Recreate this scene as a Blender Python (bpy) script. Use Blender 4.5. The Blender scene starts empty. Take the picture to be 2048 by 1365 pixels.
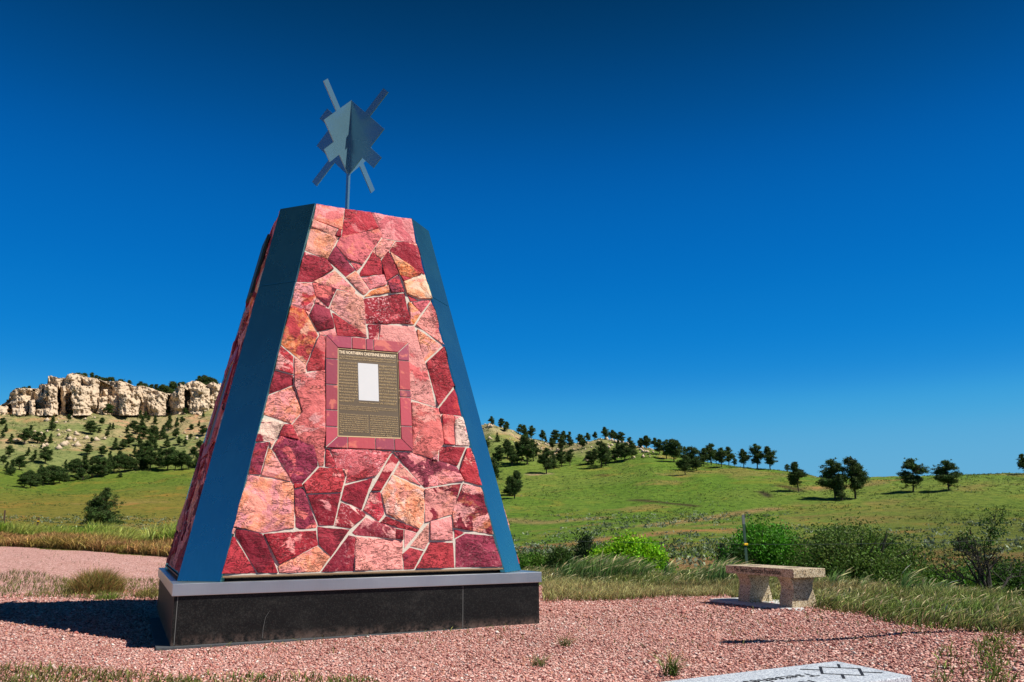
import bpy, bmesh, math, random
import numpy as np
from mathutils import Vector, Matrix, noise as mnoise

random.seed(11); rng = np.random.default_rng(11)
SC = bpy.context.scene
COL = SC.collection

# ------------------------------------------------------------------ camera
F_PX, PITCH, ROLL, YAW = 1635.334, 0.2252675, -0.008103121, 0.4322327
CAM = np.array([-2.08374, -9.24195, 0.944484])
FW = np.array([math.sin(YAW)*math.cos(PITCH), math.cos(YAW)*math.cos(PITCH), math.sin(PITCH)])
_rt = np.array([math.cos(YAW), -math.sin(YAW), 0.0]); _up = np.cross(_rt, FW)
RT = _rt*math.cos(ROLL) + _up*math.sin(ROLL)
UP = -_rt*math.sin(ROLL) + _up*math.cos(ROLL)
cd = bpy.data.cameras.new('camera'); cam = bpy.data.objects.new('camera', cd); COL.objects.link(cam)
cd.sensor_width = 36.0; cd.lens = F_PX/2048*36.0; cd.clip_start = 0.05; cd.clip_end = 6000
cam.matrix_world = Matrix(((RT[0], UP[0], -FW[0], CAM[0]), (RT[1], UP[1], -FW[1], CAM[1]),
                           (RT[2], UP[2], -FW[2], CAM[2]), (0, 0, 0, 1)))
SC.camera = cam
SC.render.resolution_x = 1024; SC.render.resolution_y = 682

# ------------------------------------------------------------------ light
SUN_H, SUN_E = math.radians(131), math.radians(51)
SUN = np.array([math.sin(SUN_H)*math.cos(SUN_E), math.cos(SUN_H)*math.cos(SUN_E), math.sin(SUN_E)])
ld = bpy.data.lights.new('sun', 'SUN'); ld.energy = 5.0; ld.angle = math.radians(0.5); ld.color = (1.0, 0.95, 0.87)
lo = bpy.data.objects.new('sun', ld); COL.objects.link(lo); lo.location = (20, -20, 30)
lo.rotation_mode = 'QUATERNION'; lo.rotation_quaternion = Vector(SUN).to_track_quat('Z', 'Y')
W = bpy.data.worlds.new('World'); SC.world = W; W.use_nodes = True
wn, wl = W.node_tree.nodes, W.node_tree.links; wn.clear()
sky = wn.new('ShaderNodeTexSky'); sky.sky_type = 'NISHITA'; sky.sun_disc = False
sky.sun_elevation = SUN_E; sky.sun_rotation = SUN_H; sky.altitude = 1300; sky.air_density = 1.0; sky.dust_density = 0.3; sky.ozone_density = 2.2
EXPO = 0.5
# grade of the daylight sky towards the deep, saturated blue of the photograph: a response curve per channel over
# the height above the horizon, modulated by the sky texture's own brightness around the compass
ZS = [0, .05, .092, .129, .182, .274, .386, .489, .578, .68, 1.]
SKY_R = [.17, .14, .105, .055, .012, .002, .0008, .0006, .0005, .0004, .0003]
SKY_G = [.46, .44, .41, .36, .25, .172, .117, .068, .038, .016, .007]
SKY_B = [.70, .70, .70, .70, .66, .56, .43, .25, .13, .052, .02]
SKY_REF = [8.6, 7.8, 6.9, 5.98, 5.336, 4.41, 3.575, 3.105, 2.85, 2.7, 2.6]
wt = wn.new('ShaderNodeTexCoord'); wx = wn.new('ShaderNodeSeparateXYZ'); wl.new(wt.outputs['Generated'], wx.inputs[0])
def wcurve(vals, sc):
    m = wn.new('ShaderNodeFloatCurve'); cv = m.mapping.curves[0]
    for k, (x, y) in enumerate(zip(ZS, vals)):
        if k == 0: cv.points[0].location = (x, y/sc)
        elif k == len(ZS)-1: cv.points[-1].location = (x, y/sc)
        else: cv.points.new(x, y/sc)
    for q in cv.points: q.handle_type = 'AUTO_CLAMPED'
    m.mapping.update(); wl.new(wx.outputs[2], m.inputs['Value']); return m.outputs[0]
def wmath(op, a_, b_):
    m = wn.new('ShaderNodeMath'); m.operation = op
    for i, v in enumerate((a_, b_)):
        if isinstance(v, (int, float)): m.inputs[i].default_value = v
        else: wl.new(v, m.inputs[i])
    return m.outputs[0]
sep = wn.new('ShaderNodeSeparateColor'); comb = wn.new('ShaderNodeCombineColor'); wl.new(sky.outputs[0], sep.inputs[0])
ratio = wmath('POWER', wmath('DIVIDE', wmath('MULTIPLY', sep.outputs[2], .1), wcurve(SKY_REF, 10)), .2)
for i, c in enumerate((SKY_R, SKY_G, SKY_B)): wl.new(wmath('MULTIPLY', wmath('MULTIPLY', wcurve(c, 1), ratio), 10/2**EXPO), comb.inputs[i])
bg = wn.new('ShaderNodeBackground'); bg.inputs[1].default_value = 0.1
wo = wn.new('ShaderNodeOutputWorld'); wl.new(comb.outputs[0], bg.inputs[0]); wl.new(bg.outputs[0], wo.inputs[0])
SC.view_settings.view_transform = 'Standard'; SC.view_settings.look = 'None'
SC.view_settings.exposure = EXPO; SC.view_settings.gamma = 1.0

# ------------------------------------------------------------------ helpers
def proj(X):
    d = np.asarray(X, float)-CAM; z = d@FW
    return np.stack([1024+F_PX*(d@RT)/z, 682.5-F_PX*(d@UP)/z], -1)
def ray(px, py): return FW + RT*(px-1024)/F_PX - UP*(py-682.5)/F_PX
def at_z(px, py, z):
    d = ray(px, py); return CAM + d*((z-CAM[2])/d[2])
def az_el(px, py):
    d = ray(px, py); return math.atan2(d[0], d[1]), d[2]/math.hypot(d[0], d[1])

def tag(o, label=None, cat=None, group=None, kind=None):
    if label: o['label'] = label
    if cat: o['category'] = cat
    if group: o['group'] = group
    if kind: o['kind'] = kind
    return o
def empty(name, loc, label=None, cat=None, group=None):
    o = bpy.data.objects.new(name, None); COL.objects.link(o); o.location = loc; o.empty_display_size = .2
    return tag(o, label, cat, group)
def link(name, me, parent=None, mats=()):
    for m in mats:
        me.materials.append(m)
    o = bpy.data.objects.new(name, me); COL.objects.link(o)
    if parent: o.parent = parent
    return o
def np_mesh(name, V, loops, sizes, mats=(), parent=None, attrs=None, smooth=False, mi=None):
    """mesh from numpy: V (n,3), loops flat vertex ids, sizes per face"""
    me = bpy.data.meshes.new(name); V = np.asarray(V, np.float32)
    me.vertices.add(len(V)); me.vertices.foreach_set('co', V.ravel())
    loops = np.asarray(loops, np.int32); sizes = np.asarray(sizes, np.int32)
    me.loops.add(len(loops)); me.loops.foreach_set('vertex_index', loops)
    me.polygons.add(len(sizes)); st = np.zeros(len(sizes), np.int32); st[1:] = np.cumsum(sizes)[:-1]
    me.polygons.foreach_set('loop_start', st); me.polygons.foreach_set('loop_total', sizes)
    if smooth: me.polygons.foreach_set('use_smooth', np.ones(len(sizes), bool))
    if mi is not None: me.polygons.foreach_set('material_index', np.asarray(mi, np.int32))
    for k, a in (attrs or {}).items():
        at = me.color_attributes.new(k, 'FLOAT_COLOR', 'POINT')
        c = np.ones((len(V), 4), np.float32); c[:, :a.shape[1]] = a; at.data.foreach_set('color', c.ravel())
    me.update(); me.validate()
    return link(name, me, parent, mats)
class MB:
    """collects simple solids into one mesh"""
    def __init__(s): s.v = []; s.f = []; s.m = []
    def poly(s, pts, m=0):
        b = len(s.v); s.v += [tuple(map(float, p)) for p in pts]; s.f.append(list(range(b, b+len(pts)))); s.m.append(m)
    def box(s, lo, hi, m=0):
        x0, y0, z0 = lo; x1, y1, z1 = hi; b = len(s.v)
        s.v += [(x0,y0,z0),(x1,y0,z0),(x1,y1,z0),(x0,y1,z0),(x0,y0,z1),(x1,y0,z1),(x1,y1,z1),(x0,y1,z1)]
        for q in ((3,2,1,0),(4,5,6,7),(0,1,5,4),(1,2,6,5),(2,3,7,6),(3,0,4,7)): s.f.append([b+i for i in q]); s.m.append(m)
    def prism(s, bot, top, m=0):
        n = len(bot); b = len(s.v); s.v += [tuple(map(float, p)) for p in list(bot)+list(top)]
        s.f.append([b+i for i in reversed(range(n))]); s.f.append([b+n+i for i in range(n)]); s.m += [m, m]
        for i in range(n):
            j = (i+1) % n; s.f.append([b+i, b+j, b+n+j, b+n+i]); s.m.append(m)
    def tube(s, pts, rad, n=6, m=0, cap=True):
        pts = [Vector(p) for p in pts]; b = len(s.v)
        if not hasattr(rad, '__len__'): rad = [rad]*len(pts)
        for i, p in enumerate(pts):
            d = (pts[min(i+1, len(pts)-1)]-pts[max(i-1, 0)]).normalized()
            a = d.orthogonal().normalized() if i == 0 else (a-d*a.dot(d)).normalized()
            c = d.cross(a)
            for k in range(n):
                t = 2*math.pi*k/n; s.v.append(tuple(p+(a*math.cos(t)+c*math.sin(t))*rad[i]))
        for i in range(len(pts)-1):
            for k in range(n):
                q = (k+1) % n; s.f.append([b+i*n+k, b+i*n+q, b+(i+1)*n+q, b+(i+1)*n+k]); s.m.append(m)
        if cap:
            s.f.append([b+k for k in reversed(range(n))]); s.f.append([b+(len(pts)-1)*n+k for k in range(n)]); s.m += [m, m]
    def build(s, name, mats, parent=None, bevel=0, smooth=False):
        me = bpy.data.meshes.new(name); me.from_pydata(s.v, [], s.f)
        me.polygons.foreach_set('material_index', s.m)
        if bevel:
            bm = bmesh.new(); bm.from_mesh(me); bmesh.ops.remove_doubles(bm, verts=bm.verts, dist=1e-5)
            es = [e for e in bm.edges if len(e.link_faces) == 2 and e.calc_face_angle(0) > .5]
            bmesh.ops.bevel(bm, geom=es, offset=bevel, segments=2, affect='EDGES', profile=.6); bm.to_mesh(me); bm.free()
        if smooth: me.polygons.foreach_set('use_smooth', [True]*len(me.polygons))
        me.update()
        return link(name, me, parent, mats if isinstance(mats, (list, tuple)) else [mats])

# --- node material helper
class NM:
    def __init__(s, name, rough=.8, metal=0.0, spec=.4):
        s.mat = bpy.data.materials.new(name); s.mat.use_nodes = True
        s.n = s.mat.node_tree.nodes; s.l = s.mat.node_tree.links; s.b = s.n['Principled BSDF']
        s.b.inputs['Roughness'].default_value = rough; s.b.inputs['Metallic'].default_value = metal
        s.b.inputs['Specular IOR Level'].default_value = spec
        s.tc = s.n.new('ShaderNodeTexCoord'); s.co = s.tc.outputs['Object']
    def put(s, sock, v):
        if hasattr(v, 'is_linked') or hasattr(v, 'links'): s.l.new(v, sock)
        else: sock.default_value = v
    def noise(s, scale, det=5, rough=.6, dist=0, co=None, out=0):
        t = s.n.new('ShaderNodeTexNoise'); t.inputs['Scale'].default_value = scale; t.inputs['Detail'].default_value = det
        t.inputs['Roughness'].default_value = rough; t.inputs['Distortion'].default_value = dist
        s.l.new(co or s.co, t.inputs['Vector']); return t.outputs[out]
    def voro(s, scale, feat='F1', co=None, out='Distance', rnd=1):
        t = s.n.new('ShaderNodeTexVoronoi'); t.feature = feat; t.inputs['Scale'].default_value = scale; t.inputs['Randomness'].default_value = rnd
        s.l.new(co or s.co, t.inputs['Vector']); return t.outputs[out]
    def attr(s, name, out='Color'):
        t = s.n.new('ShaderNodeAttribute'); t.attribute_name = name; return t.outputs[out]
    def sepc(s, c):
        t = s.n.new('ShaderNodeSeparateColor'); s.l.new(c, t.inputs[0]); return t.outputs
    def ss(s, v, a, b, lo=0., hi=1.):
        t = s.n.new('ShaderNodeMapRange'); t.interpolation_type = 'SMOOTHSTEP'
        for i, x in zip(range(5), (v, a, b, lo, hi)): s.put(t.inputs[i], x)
        return t.outputs[0]
    def math(s, op, a, b=0.0):
        t = s.n.new('ShaderNodeMath'); t.operation = op; s.put(t.inputs[0], a); s.put(t.inputs[1], b); return t.outputs[0]
    def mix(s, f, a, b, mode='MIX'):
        t = s.n.new('ShaderNodeMix'); t.data_type = 'RGBA'; t.blend_type = mode; s.put(t.inputs[0], f)
        s.put(t.inputs[6], a if not isinstance(a, tuple) else (*a, 1)[:4]); s.put(t.inputs[7], b if not isinstance(b, tuple) else (*b, 1)[:4]); return t.outputs[2]
    def vadd(s, a, b):
        t = s.n.new('ShaderNodeVectorMath'); t.operation = 'ADD'; s.put(t.inputs[0], a); s.put(t.inputs[1], b); return t.outputs[0]
    def vmul(s, a, b):
        t = s.n.new('ShaderNodeVectorMath'); t.operation = 'MULTIPLY'; s.put(t.inputs[0], a); s.put(t.inputs[1], b); return t.outputs[0]
    def bump(s, h, strength=.5, dist=.02, nrm=None):
        t = s.n.new('ShaderNodeBump'); t.inputs['Strength'].default_value = strength; t.inputs['Distance'].default_value = dist
        s.l.new(h, t.inputs['Height'])
        if nrm: s.l.new(nrm, t.inputs['Normal'])
        s.l.new(t.outputs[0], s.b.inputs['Normal']); return t.outputs[0]
    def col(s, c): s.put(s.b.inputs['Base Color'], c if not isinstance(c, tuple) else (*c, 1)[:4]); return s
    def translucent(s, c, f):
        t = s.n.new('ShaderNodeBsdfTranslucent'); s.put(t.inputs[0], c); m = s.n.new('ShaderNodeMixShader'); m.inputs[0].default_value = f
        o = s.n['Material Output']; s.l.new(s.b.outputs[0], m.inputs[1]); s.l.new(t.outputs[0], m.inputs[2]); s.l.new(m.outputs[0], o.inputs[0])

# ------------------------------------------------------------------ materials
def m_stone():
    k = NM('red_quartzite', .72, 0, .25)
    co = k.vadd(k.co, k.vmul(k.attr('sd'), (7., 7., 7.)))
    pr = k.sepc(k.attr('par'))
    n1 = k.noise(3.1, 9, .62, .7, co); n2 = k.noise(26, 8, .7, 0, co); n3 = k.noise(4.3, 7, .62, .9, k.vadd(co, (3.3, 1.7, 9.)))
    a = k.ss(k.math('ADD', n1, pr[0]), .495, .53)
    c = k.mix(a, k.attr('ca'), k.attr('cb'))
    c = k.mix(k.ss(n2, .25, .75), k.mix(.28, c, (.04, .004, .01), 'MIX'), c)
    sp = k.math('MULTIPLY', k.ss(k.noise(44, 4, .75, 0, co), .53, .6), k.math('MULTIPLY', pr[1], k.ss(n3, .42, .6)))
    c = k.mix(sp, c, (.85, .42, .42))
    st = k.math('MULTIPLY', k.ss(k.math('ADD', n3, k.math('MULTIPLY', pr[2], .16)), .55, .66), k.math('MINIMUM', pr[2], 1.))
    c = k.mix(st, c, k.mix(k.ss(n2, .4, .6), (.75, .19, .03), (.85, .38, .16)))
    # sparse fine cracks, drawn as darker lines and sunk in the bump
    w = k.noise(6, 6, .65, 1.6, k.vmul(co, (1., 2.2, 1.)))
    cr = k.math('ABSOLUTE', k.math('SUBTRACT', w, .5)); crk = k.math('MAXIMUM', k.ss(cr, .0, .03, 0., 1.), k.ss(k.noise(2.3, 3, .5, 0, co), .46, .53, 1., 0.))
    k.col(k.mix(crk, k.mix(.8, c, (.03, .004, .008)), c))
    h = k.math('ADD', k.math('MULTIPLY', n2, .5), k.math('ADD', k.math('MULTIPLY', k.noise(9, 7, .65, .4, co), 1.2), k.math('MULTIPLY', crk, .55)))
    k.bump(k.math('ADD', h, k.math('MULTIPLY', k.noise(60, 4, .6, .3, k.vmul(co, (1., 1.6, 1.))), .35)), .8, .026); return k.mat
def m_simple(name, c, rough=.8, metal=0., var=.15, sc=12, bump=0., bs=60, spec=.4):
    k = NM(name, rough, metal, spec); d = tuple(x*(1-var) for x in c); e = tuple(min(1, x*(1+var)) for x in c)
    k.col(k.mix(k.noise(sc, 6), d, e))
    if bump: k.bump(k.noise(bs, 6), bump, .01)
    return k.mat
def m_metal(name, c, rough, streak=(3., 3., 60.), rv=.15, metal=1.):
    k = NM(name, rough, metal)
    s_ = k.noise(4, 5, .6, 0, k.vmul(k.co, streak)); d = k.noise(2.2, 6)
    k.col(k.mix(s_, tuple(x*.86 for x in c), tuple(x*1.05 for x in c))); k.put(k.b.inputs['Roughness'], k.ss(d, .3, .7, rough*(1-rv), rough*(1+rv))); return k.mat
def m_granite(name, base, dark, light, sc=220, rough=.45, dust=0., rare=.62):
    k = NM(name, rough, 0, .5)
    n = k.noise(sc, 3, .7); v = k.voro(sc*.9, out='Color'); g = k.sepc(v)[0]
    c = k.mix(k.ss(g, .55, .7), base, dark); c = k.mix(k.ss(k.sepc(v)[1], rare, rare+.12), c, light)
    if dust:
        dz = k.math('MULTIPLY', k.ss(k.noise(3.5, 8, .7, .4, k.vmul(k.co, (1., 1., 2.))), .45, .75), k.ss(k.noise(30, 6, .7), .35, .7))
        c = k.mix(k.math('MULTIPLY', dz, dust), c, (.25, .24, .21))
    if dust:
        sx_ = k.n.new('ShaderNodeSeparateXYZ'); k.l.new(k.co, sx_.inputs[0]); k.put(k.b.inputs['Specular IOR Level'], .22)
        c = k.mix(k.math('MULTIPLY', k.ss(sx_.outputs[2], .13, .02), k.ss(k.noise(14, 7, .7), .4, .62, 0., .55)), c, (.22, .15, .12))
    k.col(k.mix(k.math('MULTIPLY', n, .3), c, dark)); return k.mat
def m_vcol(name, rough=.85, transl=0., var=.25, sc=3., spec=.2, tint=None):
    k = NM(name, rough, 0, spec); a = k.attr('col')
    c = k.mix(k.math('MULTIPLY', k.noise(sc, 4), var*2), a, k.mix(1., a, (.35, .35, .3), 'MULTIPLY')); k.col(c)
    if transl: k.translucent(c, transl)
    return k.mat

M_STONE = m_stone()
M_MORTAR = m_simple('mortar', (.56, .50, .42), .9, 0, .2, 30, .4)
M_TAN = m_simple('backing_edge', (.22, .14, .08), .85)
M_PANEL = m_metal('blue_grey_panel', (.12, .42, .44), .27, (9., 9., .7), .08, .95)
M_CAP = m_metal('brushed_steel', (.62, .655, .65), .36, (60., 60., 3.))
M_STAR = m_metal('brushed_star_metal', (.17, .33, .40), .26, (40., 40., 4.), .1, .66)
M_BLACK = m_granite('black_granite', (.007, .007, .006), (.003, .003, .003), (.022, .022, .02), 160, .5, .13, .76)
M_DARK = m_simple('dark_core', (.015, .013, .013), .9)
M_CAULK = m_simple('caulk', (.14, .145, .135), .8)
M_TILE = None
M_GREYGRAN = m_granite('grey_granite', (.42, .46, .5), (.24, .26, .3), (.62, .66, .7), 260, .55)
M_PINKGRAN = m_granite('pink_granite', (.50, .38, .22), (.13, .09, .05), (.70, .60, .42), 130, .6)
M_INK = m_simple('engraved_black', (.006, .006, .008), .7)
M_CONC = m_simple('concrete', (.5, .5, .5), .9, 0, .15, 20, .3)
M_PLAQ = m_simple('bronze_plate', (.085, .058, .034), .5, .35, .1, 20)
M_GOLD = m_simple('gold_lettering', (.58, .42, .22), .45, .1)
M_WHITE = m_simple('white_panel', (.56, .56, .56), .6, 0, .03, 5)
M_BARK = m_simple('bark', (.07, .045, .032), .95, 0, .4, 20, .8, 30)
M_BARKL = m_simple('weathered_wood', (.09, .075, .06), .95, 0, .4, 20, .6, 30)
M_BARKD = m_simple('dark_bark', (.03, .024, .02), .95, 0, .3, 20, .5, 30)
M_NEEDLE = m_vcol('pine_needles', .8, .12, .3, 1.2)
M_LEAF = m_vcol('leaves', .65, .35, .25, 2.)
M_GRASS = m_vcol('grass_blades', .7, .3, .1, 6.)
M_SAGE = m_vcol('sagebrush', .9, .1, .2, 3.)
M_PEB = m_vcol('pebbles', .85, 0, .25, 90.)
M_POST = m_simple('green_post_paint', (.02, .05, .035), .6)
M_POSTTIP = m_simple('white_post_tip', (.11, .12, .125), .6)
M_RUST = m_simple('rusty_post', (.08, .045, .03), .9)
M_YEL = m_simple('yellow_plastic', (.85, .5, .01), .5, 0, .05)
M_WIRE = m_simple('wire', (.18, .18, .17), .5, .6)
def m_tile():
    k = NM('red_tile', .55, 0, .35); n = k.noise(5, 7, .6, .8); a = k.attr('ca')
    c = k.mix(k.ss(n, .55, .62), a, k.mix(.5, a, (.75, .2, .12))); k.col(c); k.bump(k.noise(40, 5), .15, .01); return k.mat
M_TILE = m_tile()
def m_ground(name, fine=1.):
    k = NM(name, .95, 0, .1); a = k.attr('col')
    co = k.tc.outputs['Object']
    n1 = k.noise(.9*fine, 9, .72, .3, co); n2 = k.noise(4.5*fine, 8, .75, 0, co); n0 = k.noise(.11*fine, 7, .65, .6, co)
    c = k.mix(k.ss(n1, .42, .66), a, k.mix(1., a, (.45, .55, .5), 'MULTIPLY'))
    c = k.mix(k.ss(n0, .52, .68, 0., .55), c, k.mix(1., a, (1.9, 1.05, 1.3), 'MULTIPLY'))
    c = k.mix(k.ss(n2, .5, .7, 0., .6), c, k.mix(1., c, (.4, .42, .4), 'MULTIPLY'))
    k.col(c); k.bump(k.math('ADD', n2, n1), .9, .25); return k.mat
def m_gravel():
    k = NM('pink_gravel', .92, 0, .15)
    v1 = k.voro(38, out='Color'); d1 = k.voro(38); n = k.noise(1.1, 7, .6); s_ = k.sepc(v1)
    c = k.mix(s_[0], (.43, .20, .17), (.69, .42, .36)); c = k.mix(k.ss(s_[1], .86, .95), c, (.75, .55, .48)); c = k.mix(k.ss(s_[2], .8, .9), c, (.2, .07, .06))
    c = k.mix(k.ss(n, .45, .7, 0., .25), c, (.42, .2, .15)); k.col(c)
    k.bump(k.math('MULTIPLY', d1, -1.), 1., .03); return k.mat
def m_rock():
    k = NM('cliff_sandstone', .95, 0, .1); co = k.co
    st = k.noise(.16, 6, .65, .3, k.vmul(co, (.25, .25, 3.))); n = k.noise(.25, 9, .7, .3, co); f = k.noise(1.3, 8, .75, 0, co)
    c = k.mix(st, (.47, .36, .25), (.555, .44, .32)); c = k.mix(k.ss(n, .52, .75, 0., .4), c, (.44, .31, .2)); c = k.mix(k.ss(f, .5, .7, 0., .22), c, (.34, .24, .15)); k.col(c)
    k.bump(k.math('ADD', k.math('MULTIPLY', st, 1.2), n), .8, .5); return k.mat
M_GRND = m_ground('field_grass'); M_SLOPE = m_ground('hillside_grass', .6); M_GRAVEL = m_gravel(); M_ROCK = m_rock()

# ------------------------------------------------------------------ monument
D0, W0, Z0, D1, W1, Z1 = 1.6456, 1.322, .5208, .8523, .5395, 4.3799
CAPZ0, CAPZ1, HP = .4220, .5208, 1.70
mon = empty('monument', (0, 0, 0), 'tall tapered monument of red flagstone and blue metal corners on a black granite plinth', 'monument')
# face frame: origin at bottom centre, u along +x, v up the slope, n outwards
FO = np.array([0, -D0, Z0]); FU = np.array([1., 0, 0]); FV = np.array([0, D0-D1, Z1-Z0]); SL = np.linalg.norm(FV); FV = FV/SL; FN = np.cross(FU, FV)
def face_uv(px, py):
    d = ray(px, py); t = ((FO-CAM)@FN)/(d@FN); p = CAM+d*t-FO; return (p@FU, p@FV)
def side_matrix(k):
    B = Matrix(((FU[0], FV[0], FN[0], FO[0]), (FU[1], FV[1], FN[1], FO[1]), (FU[2], FV[2], FN[2], FO[2]), (0, 0, 0, 1)))
    return Matrix.Rotation(math.pi/2*k, 4, 'Z') @ B

TL = {'A': (540, 400, 6.0235), 'B': (540, 540, 5.689), 'C': (500, 680, 4.452), 'D': (430, 860, 4.55), 'E': (710, 860, 4.5515)}
def pts(s):
    out = []
    for t in s.split():
        x, y = t[1:].split(','); ox, oy, sc = TL[t[0]]; out.append(face_uv(ox+float(x)/sc, oy+float(y)/sc))
    return out
CR = (.37, .021, .038); RD = (.52, .042, .056); PK = (.90, .34, .31); SA = (.90, .355, .29); PU = (.30, .032, .065); DK = (.24, .010, .026); WH = (.90, .56, .46); ORG = (.75, .25, .07)
MG = (.74, .16, .17)
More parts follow.
